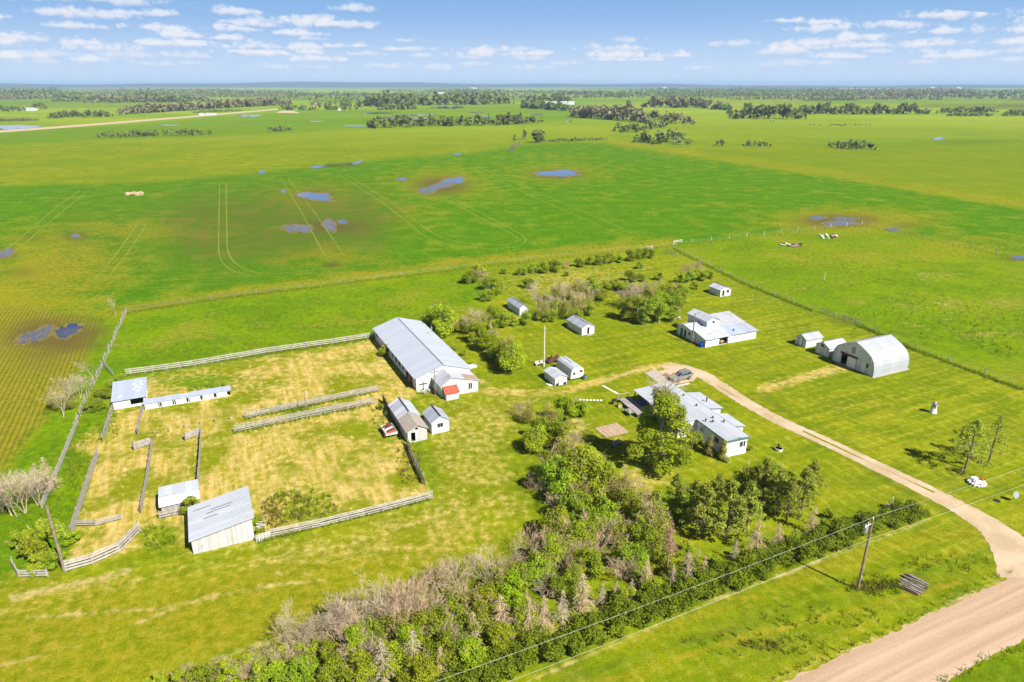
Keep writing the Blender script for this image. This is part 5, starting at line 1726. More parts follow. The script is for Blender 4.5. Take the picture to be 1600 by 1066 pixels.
rail_fence('rail_fence', 'weathered rail fence closing the narrow pen at its bottom', [(115, 822), (150, 822), (189, 812)], (.3, .6, .9), 1.1, 2.0, 'rail', 'post', .18)
rail_fence('board_fence', 'grey board fence with a hooked top between the two narrow pens', [(220, 802), (230, 750), (238, 695), (209, 704)], (.25, .5, .75, 1.0, 1.25), 1.4, 2.2, 'rail', 'darkwood', .2)
rail_fence('board_fence', 'grey board fence with a hooked top above the calf shed', [(309, 757), (312, 720), (314, 679), (289, 689)], (.25, .5, .75, 1.0, 1.25), 1.4, 2.2, 'rail', 'darkwood', .2)
rail_fence('board_fence', 'short leaning board fence below the open shelter\'s right corner', [(224, 640), (220, 660), (216, 680)], (.3, .6, .9, 1.2), 1.4, 1.6, 'rail', 'post', .2, .08)
rail_fence('board_fence', 'dark slatted fence below the open shelter\'s left corner', [(177, 641), (170, 665), (162, 690)], (.3, .6, .9, 1.2), 1.4, 1.4, 'rail', 'post', .16, .1)
rail_fence('rail_fence', 'short rail fence corner at the top of the left grass strip', [(163, 572), (177, 588)], (.5, 1.0), 1.2, 1.4, 'rail', 'post', .15, .08)
for i, (x, y) in enumerate([(241, 678), (265, 675), (289, 669), (313, 664), (337, 660), (360, 656)]):
    o = MB(); o.tube([(0, 0, 0), (random.uniform(-.06, .06), random.uniform(-.06, .06), random.uniform(.7, 1.2))], [.1, .08], 6)
    o = o.build('fence_post', 'post')
    o.location = W(x, y)
    tag(o, 'stub fence post below the kennel row, %s from the left of six' % ordw(i + 1), 'fence post', 'stub posts below the kennel row')


def wire_fence(label, pts, spacing, ph=1.3, post='post', pr=.07, rails=(.5, .85, 1.2)):
    return rail_fence('wire_fence', label, pts, rails, ph, spacing, 'wire', post, .012, .05, pr, rt=.012)


wire_fence('wire fence between the crop and the grassy corral paddock', [(198, 488), (330, 468), (500, 447), (740, 417), (900, 398), (1050, 384)], 6, 1.3)
wire_fence('wire fence along the top edge of the right pasture', [(1052, 383), (1220, 364), (1347, 351)], 9, 1.6, 'whitepole', .11)
wire_fence('wire fence along the far right edge of the pasture', [(1350, 351), (1480, 379), (1600, 406), (1700, 428)], 9, 1.6, 'post', .11)
wire_fence('wire fence between the mown yard and the right pasture', [(1053, 388), (1160, 441), (1268, 485)], 7, 1.5, 'post', .11)
wire_fence('wire fence behind the arched barn running to the right', [(1338, 506), (1430, 546), (1600, 609), (1680, 640)], 7, 1.5, 'post', .11)
rail_fence('rail_fence', 'grey corner brace rails at the upper yard corner', [(1040, 394), (1058, 402)], (.5, 1.1), 1.4, 2.4, 'rail', 'post', .15, pr=.1)
rail_fence('farm_gate', 'grey gate of rails in the fence near the three right sheds', [(1285, 488), (1304, 497)], (.35, .75, 1.15), 1.5, 3.5, 'post', 'post', .12, pr=.12)
rail_fence('rail_fence', 'short brace of posts right of the farm gate', [(1312, 497), (1332, 505)], (.9,), 1.5, 2.2, 'post', 'post', .12, pr=.13)
rail_fence('rail_fence', 'white brace of rails on the crop fence above the yard corner', [(1009, 391), (1019, 390)], (.7, 1.2), 1.4, 2.5, 'whitepole', 'whitepole', .16, pr=.12)
rail_fence('rail_fence', 'white brace of rails beside the crop right of the yard corner', [(1053, 381), (1065, 379)], (.6, 1.1), 1.4, 3, 'whitepole', 'whitepole', .18, pr=.12)


# ================================================================ vegetation
def np_quads(name, verts, mat, parent=None):
    """verts: (n,4,3)"""
    n = len(verts)
    me = bpy.data.meshes.new(name)
    me.vertices.add(n * 4)
    me.vertices.foreach_set('co', verts.astype(np.float32).ravel())
    me.loops.add(n * 4)
    me.loops.foreach_set('vertex_index', np.arange(n * 4, dtype=np.int32))
    me.polygons.add(n)
    me.polygons.foreach_set('loop_start', (np.arange(n) * 4).astype(np.int32))
    me.polygons.foreach_set('loop_total', np.full(n, 4, np.int32))
    me.materials.append(MT[mat])
    me.update(calc_edges=True)
    o = bpy.data.objects.new(name, me)
    COL.objects.link(o)
    if parent:
        o.parent = parent
    return o


def unit(a):
    return a / (np.linalg.norm(a, axis=-1, keepdims=True) + 1e-9)


def leaves(lobes, n, size, seed, shell=.55, up=.75, spread=.55):
    """leaf faces scattered through ellipsoid lobes (cx,cy,cz,rx,ry,rz)"""
    g = np.random.default_rng(seed)
    L = np.array(lobes, float)
    w = (L[:, 3] * L[:, 4] * L[:, 5]) ** (2 / 3)
    k = g.choice(len(L), n, p=w / w.sum())
    d = unit(g.normal(size=(n, 3)))
    r = shell + (1.06 - shell) * g.random(n) ** .7
    c = L[k, :3] + d * L[k, 3:] * r[:, None]
    c[:, 2] = np.maximum(c[:, 2], .05)
    nr = unit(d * .6 + g.normal(size=(n, 3)) * spread + np.array([0, 0, up]))
    t = unit(np.cross(nr, g.normal(size=(n, 3))))
    b = np.cross(nr, t)
    s = size * (.55 + .8 * g.random(n))[:, None]
    t, b = t * s * .62, b * s * .42
    return np.stack([c - t, c + b, c + t, c - b], 1)                   # pointed leaf sprays


def crown_lobes(h, w, seed, n=22, z0=.22, top=.85, shape='round'):
    rg_ = random.Random(seed)
    out = []
    for i in range(n):
        a = rg_.uniform(0, 6.283)
        t = (i + .5) / n
        z = h * (z0 + (top - z0) * t)
        if shape == 'round':
            env = math.sqrt(max(.08, 1 - ((t - .42) / .62) ** 2))
        elif shape == 'cone':
            env = max(.10, 1.02 - t) ** .8
        else:
            env = .8 + .2 * math.sin(t * 3)
        r = w / 2 * env * math.sqrt(rg_.uniform(.12, 1)) * .80
        s = (w * .17 + h * .03) * rg_.uniform(.5, 1.35) * (.6 + .4 * env)
        out.append((r * math.cos(a), r * math.sin(a), z, s, s, s * rg_.uniform(.6, .85)))
    return out


def limb_mesh(h, lobes, r0, seed, trunk_top=.7, n=6, lean=0):
    """tapered trunk with limbs reaching towards the lobes"""
    rg_ = random.Random(seed)
    mb = MB()
    k = 6
    pts = [Vector((rg_.uniform(-.02, .02) * h * (i > 0) + lean * h * i / k, rg_.uniform(-.02, .02) * h * (i > 0), h * trunk_top * i / k)) for i in range(k + 1)]
    mb.tube(pts, [r0 * (1 - .75 * i / k) for i in range(k + 1)], n)
    for l in rg_.sample(lobes, min(len(lobes), 11)):
        e = Vector(l[:3])
        i = min(k - 1, max(1, int((e.z / h - .22) / trunk_top * k)))
        s = pts[i]
        m_ = s.lerp(e, .5) + Vector((0, 0, -.04 * h))
        mb.tube([s, m_, e], [r0 * .35, r0 * .22, r0 * .07], 4, 0, False)
    return mb


def branchy(mb, p, d, ln, r, depth, rg_, kids=3, ang=.6, grav=0.02):
    q = p + d * ln * .5
    d2 = (d + Vector((rg_.uniform(-.2, .2), rg_.uniform(-.2, .2), rg_.uniform(-.1, .2) - grav))).normalized()
    e = q + d2 * ln * .5
    mb.tube([p, q, e], [r, r * .8, r * .55], 3 if depth < 3 else 5, 0, False)
    if depth <= 0:
        return
    for i in range(kids):
        a = Vector((rg_.gauss(0, 1), rg_.gauss(0, 1), rg_.gauss(0, .7))).normalized()
        nd_ = (d2 + a * ang * rg_.uniform(.6, 1.4)).normalized()
        s = rg_.choice([q, e, e, q.lerp(e, .5)])
        branchy(mb, s, nd_, ln * rg_.uniform(.5, .78), max(r * .52, .012), depth - 1, rg_, kids, ang, grav)


def proto_leafy(name, h, w, seed, mat, n=2600, size=.34, shape='round', z0=.2, bark='bark', nl=26, dead=3, top=.88, shell=.4):
    T = thing(name, 'x', 'tree', (0, 0, -500), 0)
    lb = crown_lobes(h, w, seed, nl, z0, top, shape)
    limb_mesh(h, lb, .016 * h + .03, seed).build('trunk', bark, T)
    np_quads('crown', leaves(lb, int(n * 1.75), size * .62, seed, shell), mat, T)
    if dead:
        rg_ = random.Random(seed)
        mb = MB()
        for i in range(dead):
            if dead <= 14:
                mb = MB()
            l = rg_.choice(lb)
            p = Vector(l[:3])
            d = (Vector((p.x, p.y, .35 * h)) * .5 + Vector((rg_.uniform(-.3, .3), rg_.uniform(-.3, .3), h * .3))).normalized()
            branchy(mb, p - d * .5, d, h * .26, .035, 2, rg_, 4, .55)
            if dead <= 14:
                mb.build('dead_branch', 'dead', T)
        if dead > 14:
            mb.build('dead_branches', 'dead', T)
    return T


def proto_bare(name, h, seed, mat, stems=1, depth=4, spread=.25, kids=3, r0=.10, ang=.55):
    rg_ = random.Random(seed)
    T = thing(name, 'x', 'tree', (0, 0, -500), 0)
    tr, br = MB(), MB()
    for i in range(stems):
        a = rg_.uniform(0, 6.28)
        d = Vector((math.cos(a) * spread * rg_.uniform(.3, 1.2), math.sin(a) * spread * rg_.uniform(.3, 1.2), 1)).normalized()
        p = Vector((math.cos(a), math.sin(a), 0)) * (.12 * stems * .3 if stems > 1 else 0)
        L = h * rg_.uniform(.38, .5)
        tr.tube([p, p + d * L * .5, p + d * L], [r0, r0 * .8, r0 * .6], 6, 0, False)
        for k in range(kids + 1):
            s = p + d * L * rg_.uniform(.45, 1)
            nd_ = (d + Vector((rg_.gauss(0, 1), rg_.gauss(0, 1), rg_.uniform(-.1, .9))).normalized() * ang * 1.2).normalized()
            branchy(br, s, nd_, h * .30, r0 * .5, depth - 1, rg_, kids, ang)
    tr.build('trunk', mat, T)
    br.build('branches', mat, T)
    return T


def proto_spruce(name, h, seed, mat, fuzz=1.0, w=.22, crown0=.05, needles=None):
    """dead spruce: whorls of drooping boughs with hanging twigs"""
    g = np.random.default_rng(seed)
    rg_ = random.Random(seed)
    T = thing(name, 'x', 'tree', (0, 0, -500), 0)
    tr, br = MB(), MB()
    tr.tube([(0, 0, 0), (.02, 0, h * .5), (0, .02, h)], [.016 * h + .02, .010 * h + .01, .012], 6)
    tw = []
    lev = int(h * 4.2)
    for i in range(lev):
        t = i / lev
        if t < crown0:
            continue
        z = h * (.04 + .95 * t)
        for k in range(5):
            a = rg_.uniform(0, 6.283)
            L = h * w * (1 - t) ** .8 * rg_.uniform(.4, 1.3) + .12
            d = Vector((math.cos(a), math.sin(a), 0))
            p = Vector((0, 0, z))
            q = p + d * L * .55 + Vector((0, 0, -.08 * L))
            e = p + d * L + Vector((0, 0, -.34 * L))
            br.tube([p, q, e], [.022, .016, .008], 3, 0, False)
            m = max(3, int(L * 9 * fuzz))
            for j in range(m):
                u = rg_.uniform(.2, 1)
                c = p.lerp(q, u * 2) if u < .5 else q.lerp(e, u * 2 - 1)
                v = (d * rg_.uniform(-.1, .7) + Vector((-d.y, d.x, 0)) * rg_.choice([-1, 1]) * rg_.uniform(.3, 1) + Vector((0, 0, rg_.uniform(-1.0, .1)))).normalized()
                l = rg_.uniform(.14, .36) * (1 - .35 * t)
                s = v.cross(Vector((rg_.gauss(0, 1), rg_.gauss(0, 1), rg_.gauss(0, 1)))).normalized() * .022
                tw.append([c - s, c + s, c + v * l + s * .4, c + v * l - s * .4])
    tr.build('trunk', mat, T)
    br.build('boughs', mat, T)
    np_quads('twig_sprays', np.array([[tuple(p) for p in q] for q in tw]), needles or mat, T)
    return T


def proto_pine(name, h, seed, mat='needle', w=.29, crown0=.14, dens=1.0, bark='bark'):
    rg_ = random.Random(seed)
    T = thing(name, 'x', 'tree', (0, 0, -500), 0)
    tr = MB()
    tr.tube([(0, 0, 0), (rg_.uniform(-.1, .1), rg_.uniform(-.1, .1), h * .5), (0, 0, h * .97)], [.018 * h + .02, .012 * h, .02], 7)
    lobes = []
    lev = int(h * 2.0)
    for i in range(lev):
        t = crown0 + (1 - crown0) * (i + .5) / lev
        z = h * t
        env = min(1, (1.05 - t) / .72)
        for k in range(4):
            if rg_.random() < .12:
                continue
            a = rg_.uniform(0, 6.283)
            L = h * w * env * rg_.uniform(.55, 1.15)
            p = Vector((0, 0, z))
            e = p + Vector((math.cos(a) * L, math.sin(a) * L, L * rg_.uniform(-.05, .35)))
            tr.tube([p, p.lerp(e, .5) + Vector((0, 0, -.04)), e], [.035, .025, .012], 3, 0, False)
            s = h * .045 * rg_.uniform(.8, 1.4)
            lobes.append((e.x, e.y, e.z, s * 1.2, s * 1.2, s * .75))
            m_ = p.lerp(e, .62)
            lobes.append((m_.x, m_.y, m_.z, s, s, s * .65))
    lobes.append((0, 0, h * .97, .25, .25, .4))
    tr.build('trunk', bark, T)
    np_quads('needles', leaves(lobes, int(3000 * dens), .22, seed, .2, .7, .7), mat, T)
    return T


PR = {}
PR['leafy'] = [proto_leafy('leafy_tree', 5, 4.6, 11, 'leaf', 2600, .34), proto_leafy('leafy_tree', 5, 4.2, 12, 'leafbright', 2400, .33), proto_leafy('leafy_tree', 5, 5.0, 13, 'leafdark', 2800, .33)]
PR['scraggly'] = [proto_leafy('scraggly_tree', 5, 4.4, 21, 'leafolive', 1200, .30, dead=10, shell=.2), proto_leafy('scraggly_tree', 5, 4.0, 22, 'leaf', 1150, .30, dead=13, shell=.2)]
PR['poplar'] = [proto_leafy('poplar_tree', 7, 3.9, 31, 'leaf', 2600, .32, 'tall', .18, 'palebark', 24), proto_leafy('poplar_tree', 7, 3.5, 32, 'leafdark', 2500, .32, 'tall', .15, 'palebark', 24)]
PR['bush'] = [proto_leafy('bush', 2.5, 3.2, 41, 'leaf', 1300, .27, 'round', .18, nl=16), proto_leafy('bush', 2.5, 3.0, 42, 'leafbright', 1300, .27, 'round', .18, nl=14), proto_leafy('bush', 2.5, 3.4, 43, 'leafdark', 1400, .27, 'round', .15, nl=16)]
PR['bare'] = [proto_bare('bare_tree', 6, 51, 'dead2', 2, 5, .3, 3, .07, .62), proto_bare('bare_tree', 6, 52, 'dead2', 3, 4, .45, 4, .06, .62), proto_bare('bare_tree', 6, 53, 'dead2', 1, 5, .15, 3, .085, .6)]
PR['barebush'] = [proto_bare('bare_bush', 4, 61, 'dead', 7, 4, .8, 3, .034, .62), proto_bare('bare_bush', 4, 62, 'dead', 8, 4, .6, 3, .034, .6), proto_bare('bare_bush', 4, 63, 'dead2', 6, 4, .7, 3, .038, .62)]
PR['spruce'] = [proto_spruce('dead_spruce', 5.5, 71, 'dead', 1.0, .27), proto_spruce('dead_spruce', 5.5, 72, 'dead2', 1.0, .30), proto_spruce('dead_spruce', 5.5, 73, 'dead', 1.2, .32)]
PR['redpine'] = [proto_spruce('dead_pine', 9, 75, 'deadred', 2.4, .24, .5, 'deadred')]
PR['pine'] = [proto_pine('pine_tree', 7.5, 81), proto_pine('pine_tree', 7.5, 82, w=.33), proto_pine('pine_tree', 7.5, 83, w=.27, dens=.75)]
PR['lawnpine'] = [proto_pine('lawn_pine', 8, 85, w=.46, crown0=.22, dens=.75), proto_pine('lawn_pine', 8, 86, w=.30, crown0=.16, dens=.26)]
PR['cone'] = [proto_leafy('cone_shrub', 3.4, 2.2, 91, 'leafolive', 1700, .22, 'cone', .08, nl=22, top=.95)]
BASEH = dict(leafy=5, scraggly=5, poplar=7, bush=2.5, bare=6, barebush=4, spruce=5.5, redpine=9, pine=7.5, lawnpine=8, cone=3.4)
used = set()
PROTO_ALL = [p for v in PR.values() for p in v]


def plant(kind, items, desc, where, group, cat='tree', single=False):
    """items: (px,py,height[,variant]); labels give the rank from the left within the stretch"""
    items = sorted(items, key=lambda q: q[0])
    rg_ = random.Random(hash((kind, len(items), int(items[0][0]))) & 0xffff if False else int(items[0][0]) + len(items) * 7)
    for i, it in enumerate(items):
        v = PR[kind]
        k = it[3] if len(it) > 3 else rg_.randrange(len(v))
        pr = v[k % len(v)]
        s = it[2] / BASEH[kind]
        if group and ('orchard' in group or 'hedgerow' in group or 'poplars' in group):
            s *= 1.18
        loc = W(it[0], it[1])
        rz = rg_.uniform(0, 6.28)
        sc = (s * rg_.uniform(.92, 1.12), s * rg_.uniform(.92, 1.12), s)
        if pr.name not in used:
            used.add(pr.name)
            o = pr
            o.location = loc
            o.rotation_euler = (0, 0, rz)
            o.scale = sc
        else:
            o = dup(pr, loc, rz, sc)
        n = len(items)
        lab = '%s %s' % (desc, where)
        if n > 1:
            lab += ', %s from the left' % ordw(i + 1)
        tag(o, lab, cat, group)


G1 = 'trees of the shelterbelt'
plant('leafy', [(848, 690, 4.6), (879, 660, 5.2), (905, 652, 3.4), (838, 704, 4.6), (870, 702, 5.2)], 'round green tree', 'in the shelterbelt top left of the patio', G1)
plant('leafy', [(905, 764, 7.2, 0), (872, 772, 6.4, 2), (938, 780, 6.8, 0), (915, 745, 5.4)], 'big green tree', 'in the shelterbelt below the patio', G1)
plant('leafy', [(898, 818, 5.4), (942, 832, 5.4), (868, 842, 5), (906, 862, 4.8, 1), (1002, 860, 4.6), (860, 886, 4.8)], 'green tree', 'in the middle of the shelterbelt', G1)
plant('leafy', [(916, 906, 4.4), (986, 892, 4.2), (834, 916, 4.6), (882, 936, 4.0), (800, 946, 4.4), (762, 962, 4.2), (735, 1002, 3.8), (782, 1014, 3.4)], 'low green tree', 'in the shelterbelt above the roadside hedge', G1)
plant('leafy', [(700, 986, 4.4), (668, 1003, 4), (692, 1042, 4.2), (640, 1022, 4, 1), (590, 1008, 3.8), (556, 1022, 3.8, 1), (612, 1054, 3.8), (520, 1042, 3.2, 1), (740, 1046, 3.8), (565, 1066, 3.6), (652, 1074, 3.8), (470, 1068, 3.2)], 'bright green tree', 'in the shelterbelt at the photo bottom', G1)
plant('bush', [(480, 1036, 2.6, 1), (440, 1048, 2.6, 1), (400, 1055, 2.4), (360, 1064, 2.4, 1), (320, 1068, 2.2), (282, 1074, 2.0, 1), (245, 1078, 1.8), (420, 1078, 2.4), (520, 1068, 2.6)], 'bright green bush', 'at the lower left end of the shelterbelt', 'bushes of the shelterbelt', 'bush')
plant('bush', [(1050, 905, 2.2), (1085, 895, 2.2), (1110, 888, 2.0), (1240, 850, 1.8), (1290, 830, 1.8), (1020, 930, 2.4), (975, 945, 2.4), (1155, 875, 1.6), (1297, 812, 1.6), (1070, 868, 2), (1000, 915, 2)], 'low green bush', 'among the dead spruces along the hedge', 'bushes of the shelterbelt', 'bush')
plant('scraggly', [(858, 672, 4.2), (825, 662, 3.6), (930, 760, 4.6), (968, 795, 5.2), (905, 800, 4.6), (880, 725, 4.2), (860, 745, 4)], 'half-dead olive tree', 'in the shelterbelt left of the patio', G1)
plant('scraggly', [(985, 806, 4.6), (925, 852, 4.6), (880, 870, 4.4), (965, 858, 4.4), (1020, 850, 5.2), (1035, 880, 4.2), (845, 898, 4.2), (900, 925, 4), (808, 925, 4.2)], 'half-dead olive tree', 'in the middle of the shelterbelt', G1)
plant('scraggly', [(1290, 745, 1.6), (780, 935, 4.2), (722, 968, 4.2), (755, 985, 4), (820, 985, 3.8), (690, 1010, 4), (620, 1005, 4.2)][1:], 'half-dead olive tree', 'in the shelterbelt\'s lower left part', G1)
plant('barebush', [(815, 650, 2.8), (900, 640, 2.4), (842, 770, 3), (893, 700, 2.8), (985, 780, 3.2), (1000, 800, 3.4), (870, 800, 3.2), (905, 738, 2.6)], 'bare grey bush', 'in the upper part of the shelterbelt', 'bare bushes of the shelterbelt', 'bush')
plant('barebush', [(928, 872, 4), (955, 848, 4), (832, 868, 3.8), (790, 905, 4), (762, 912, 4.4), (722, 924, 4.6), (692, 935, 4.4), (665, 950, 4.4), (880, 888, 3.6), (850, 935, 3.4), (972, 905, 3.4), (900, 880, 3.6)], 'bare grey bush', 'along the middle of the shelterbelt', 'bare bushes of the shelterbelt', 'bush')
plant('barebush', [(630, 960, 4.8), (645, 988, 5), (542, 980, 4.4), (506, 1004, 3.8), (562, 990, 4.4), (522, 990, 3.6), (577, 1034, 3.6), (388, 1058, 2.6), (610, 985, 4.6), (660, 985, 4), (300, 1070, 2), (452, 1052, 3), (478, 1024, 3.2), (420, 1042, 2.8), (350, 1062, 2.2), (540, 1012, 4), (710, 1010, 3.2), (560, 1050, 3)], 'bare grey bush', 'at the lower left of the shelterbelt', 'bare bushes of the shelterbelt', 'bush')
plant('bare', [(603, 992, 6.2, 2), (458, 1014, 4.6, 0), (540, 1000, 5, 1), (478, 1020, 4, 1)], 'pale bare dead tree', 'rising at the lower left of the shelterbelt', G1)
plant('spruce', [(600, 1068, 5.8), (648, 1056, 6), (740, 1010, 4.6), (782, 990, 5.2, 2), (690, 1058, 4)], 'dead beige spruce', 'at the left end of the hedge line', 'dead spruces along the hedge')
plant('spruce', [(827, 992, 4.8), (850, 985, 4.8), (878, 976, 4.8), (909, 958, 5.6), (940, 947, 3.2), (962, 941, 3), (985, 939, 3.2), (1008, 926, 4.6), (1010, 905, 3)], 'dead beige spruce', 'behind the middle of the hedge', 'dead spruces along the hedge')
plant('spruce', [(1072, 908, 4.6), (1147, 878, 3.4), (1180, 868, 5.4), (1213, 856, 3.8, 2), (1267, 835, 4.4, 2), (1100, 895, 2.6), (1050, 915, 3.2), (1090, 880, 2.2)], 'dead beige spruce', 'in front of the green pines by the hedge', 'dead spruces along the hedge')
plant('redpine', [(1041, 905, 8.6)], 'tall dead brown pine', 'with reddish twigs at the left edge of the pines', None)
plant('pine', [(1054, 800, 6), (1096, 838, 8), (1135, 842, 8.4), (1166, 828, 7.2), (1020, 835, 6.6), (1085, 806, 5.6), (1118, 800, 6)], 'olive green pine', 'in the pine group below the mobile home', 'green pines')
plant('pine', [(1192, 780, 6.4), (1210, 806, 7.4), (1228, 818, 7.2), (1250, 808, 7.6), (1265, 780, 6.2), (1178, 792, 6.6)], 'olive green pine', 'in the right half of the pine group', 'green pines')
plant('leafy', [(1195, 760, 4.8, 0), (1172, 770, 4.4, 2), (1060, 812, 4.4, 2), (1222, 770, 4, 2)], 'dark green tree', 'behind the pines below the mobile home', G1)
plant('lawnpine', [(1508, 733, 8.2, 0), (1545, 722, 8, 1)], 'sparse pine', 'standing on the right lawn by the stump', 'lawn pines')
# by the house
plant('bush', [(1081, 702, 3.0, 2)], 'dark green bush', 'against the mobile home right of the big tree', None, 'bush')
plant('cone', [(1108, 710, 3.5), (1130, 718, 3.4)], 'upright olive shrub', 'against the shaded front wall of the mobile home', 'shrubs by the mobile home', 'shrub')
plant('bush', [(1172, 704, .9, 0), (1110, 638, 1.2, 1)], 'tiny green bush', 'at a corner of the mobile home', 'bushes by the mobile home', 'bush')


def big_poplar():
    T = thing('big_poplar', 'very large dark green poplar with a dead bare top beside the mobile home', 'tree', W(1030, 733), 0)
    rg_ = random.Random(5)
    lb = []
    hh = 14.6
    for i in range(58):
        t = (i + .5) / 58
        z = hh * (.10 + .76 * t)
        env = (1.06 - t) ** .62 * min(1, .5 + t * 3)
        r = 4.7 * env * math.sqrt(rg_.uniform(.15, 1))
        a = rg_.uniform(0, 6.28)
        s = rg_.uniform(.75, 1.45)
        lb.append((r * math.cos(a), r * math.sin(a), z, s, s, s * .75))
    limb_mesh(hh, lb, .32, 5, .95).build('trunk', 'palebark', T)
    np_quads('crown', leaves(lb, 10500, .28, 5, .5), 'leaf', T)
    np_quads('lit_sprays', leaves([l for l in lb if l[2] > 2][::2], 4500, .28, 6, .85), 'leafbright', T).name = 'outer_foliage'  # outer sprays in fresher green, a sunlit look put into the leaf colour
    mb = MB()
    for i in range(26):
        z = hh * rg_.uniform(.66, .92)
        a = rg_.uniform(0, 6.28)
        d = Vector((math.cos(a), math.sin(a), rg_.uniform(.5, 1.4))).normalized()
        branchy(mb, Vector((0, 0, z)), d, rg_.uniform(1.0, 2.0), .05, 3, rg_, 3, .55)
    for i in range(8):
        l = rg_.choice(lb)
        branchy(mb, Vector(l[:3]) * .8, Vector((l[0], l[1], 2)).normalized(), 1.6, .05, 2, rg_, 4, .6)
    mb.build('dead_branches', 'dead2', T)


big_poplar()
# middle of the yard
plant('leafy', [(693, 524, 8.0, 0), (672, 512, 5.4, 0)], 'large green tree', 'leaning over the far right barn roof edge', 'trees by the barn')
plant('leafy', [(757, 548, 5.2), (776, 562, 5.4), (802, 580, 6.4, 0), (786, 572, 5.4), (742, 536, 5.0), (770, 528, 4.4)], 'green tree', 'in the row right of the barn', 'trees by the barn')
plant('scraggly', [(735, 522, 5), (752, 520, 4.6), (795, 560, 5), (765, 545, 4.8), (720, 520, 4)], 'half-dead olive tree', 'in the row right of the barn', 'trees by the barn')
plant('bare', [(738, 528, 5.6), (748, 512, 4.6)], 'pale bare tree', 'in the row right of the barn', 'trees by the barn')
plant('bush', [(605, 556, 2.8, 0)], 'green bush', 'against the shaded left barn wall', None, 'bush')
plant('bush', [(725, 556, 1.4), (708, 548, 1.4), (735, 572, 1.0)], 'low green bush', 'along the right barn wall', 'bushes by the barn wall', 'bush')
plant('bush', [(770, 500, 3.2, 2), (785, 510, 3, 2), (822, 506, 2.6, 2), (800, 508, 2.4), (835, 500, 2.4), (760, 470, 2.6, 2), (735, 442, 3.2, 2), (750, 432, 3, 0), (765, 452, 3.2, 2), (778, 460, 3, 0), (745, 428, 2.6)], 'dark green bush', 'around the half hidden shed', 'bushes of the old orchard', 'bush')
plant('bare', [(842, 490, 5.2), (856, 494, 5.6), (905, 488, 4.6), (838, 478, 5.4), (915, 470, 5), (880, 474, 5)], 'pale bare tree', 'in the thicket beside the hidden shed', 'trees of the old orchard')
plant('barebush', [(870, 490, 3.6), (890, 492, 3.6), (850, 500, 3), (752, 440, 3), (908, 480, 3.6), (888, 420, 2.4), (930, 470, 3), (1085, 425, 3.2), (1075, 430, 3), (985, 480, 4.4), (1000, 470, 4.4)], 'bare grey bush', 'in the old orchard', 'bare bushes of the orchard', 'bush')
plant('scraggly', [(868, 496, 4.6), (885, 498, 4.2), (902, 494, 4.6), (848, 498, 4), (918, 486, 4), (895, 470, 4.4), (870, 470, 4)], 'half-dead olive tree', 'in the thicket beside the hidden shed', 'trees of the old orchard')
plant('bush', [(858, 502, 2.4, 2), (900, 500, 2.2, 2), (920, 492, 2.4, 2), (826, 450, 2.6, 2), (930, 462, 3, 2), (938, 470, 2.6, 1), (946, 455, 2.8, 1), (960, 452, 2.6, 1), (975, 455, 2.6), (985, 462, 3), (908, 456, 2.6, 1), (1000, 440, 2.2), (925, 445, 2.4, 1), (985, 440, 2.8, 2), (1030, 438, 2.4, 1)], 'green bush', 'in the middle of the old orchard', 'bushes of the old orchard', 'bush')
plant('poplar', [(985, 502, 6.4), (1006, 508, 6.6), (1030, 505, 7), (1048, 502, 7), (1018, 490, 6.6), (1040, 485, 6.4), (1062, 486, 5.6), (972, 496, 4.6), (1056, 472, 5)], 'green poplar', 'in the clump left of the workshop', 'poplars by the workshop')
plant('bare', [(996, 492, 6.4), (1012, 480, 6.2), (984, 482, 5.4)], 'pale bare tree', 'among the poplars left of the workshop', 'poplars by the workshop')
plant('bush', [(1062, 442, 2.6), (1078, 440, 2.8, 2), (1095, 438, 2.8), (1106, 436, 2.4, 2), (1070, 460, 2.2), (1085, 452, 2)], 'green bush', 'left of the small well house shed', 'bushes of the old orchard', 'bush')
plant('bush', [(815, 430, 2.2, 2), (832, 426, 2.5, 2), (850, 426, 3, 2), (867, 424, 3.2, 2), (905, 417, 2.4), (922, 414, 2.6), (935, 413, 2.8, 2), (950, 411, 2.8, 2), (968, 410, 2.5), (985, 407, 3, 2), (1000, 404, 3, 2), (1012, 404, 3.2, 2), (1000, 420, 2, 2), (788, 428, 1.6), (885, 432, 1.4)], 'green fruit bush', 'in the hedgerow along the top of the orchard', 'hedgerow bushes', 'bush')
# left side
plant('bare', [(99, 652, 5.2, 0), (112, 630, 6, 2), (126, 622, 5, 1), (148, 600, 5, 2)], 'pale bare tree', 'beside the drilled field at the left', 'bare trees at the left')
plant('bare', [(19, 806, 7.4, 0), (26, 808, 7, 2), (40, 802, 6.6, 1), (60, 790, 5.4, 1), (5, 800, 5.4, 1)], 'big pale bare tree', 'at the left photo edge', 'bare trees at the left')
plant('scraggly', [(88, 640, 3.6), (112, 640, 3.4)], 'half-dead olive tree', 'among the bare trees at the left', 'bare trees at the left')
plant('bare', [(181, 493, 4.2, 2)], 'lone pale bare tree', 'standing at the crop edge near the paddock corner', None)
plant('spruce', [(80, 765, 5.6, 2), (64, 770, 5, 1)], 'dead beige spruce', 'leaning beside the long left rail fence', 'dead spruces at the left')
plant('bush', [(160, 628, 2.8, 2), (174, 614, 2.6, 2), (150, 642, 2.2, 2), (186, 600, 2.0, 2)], 'dark green bush', 'left of the open shelter', 'bushes at the left', 'bush')
plant('bush', [(52, 874, 2.8, 0), (74, 842, 2.8, 0), (38, 856, 2.6, 0), (88, 884, 2.2), (113, 850, 1.8, 1), (64, 892, 2.4, 0), (88, 838, 2.2), (60, 850, 2.6)], 'round green bush', 'near the lower left corral corner', 'bushes at the left', 'bush')
plant('bush', [(351, 609, 1.9, 0)], 'green bush', 'behind the right end of the kennel row', None, 'bush')
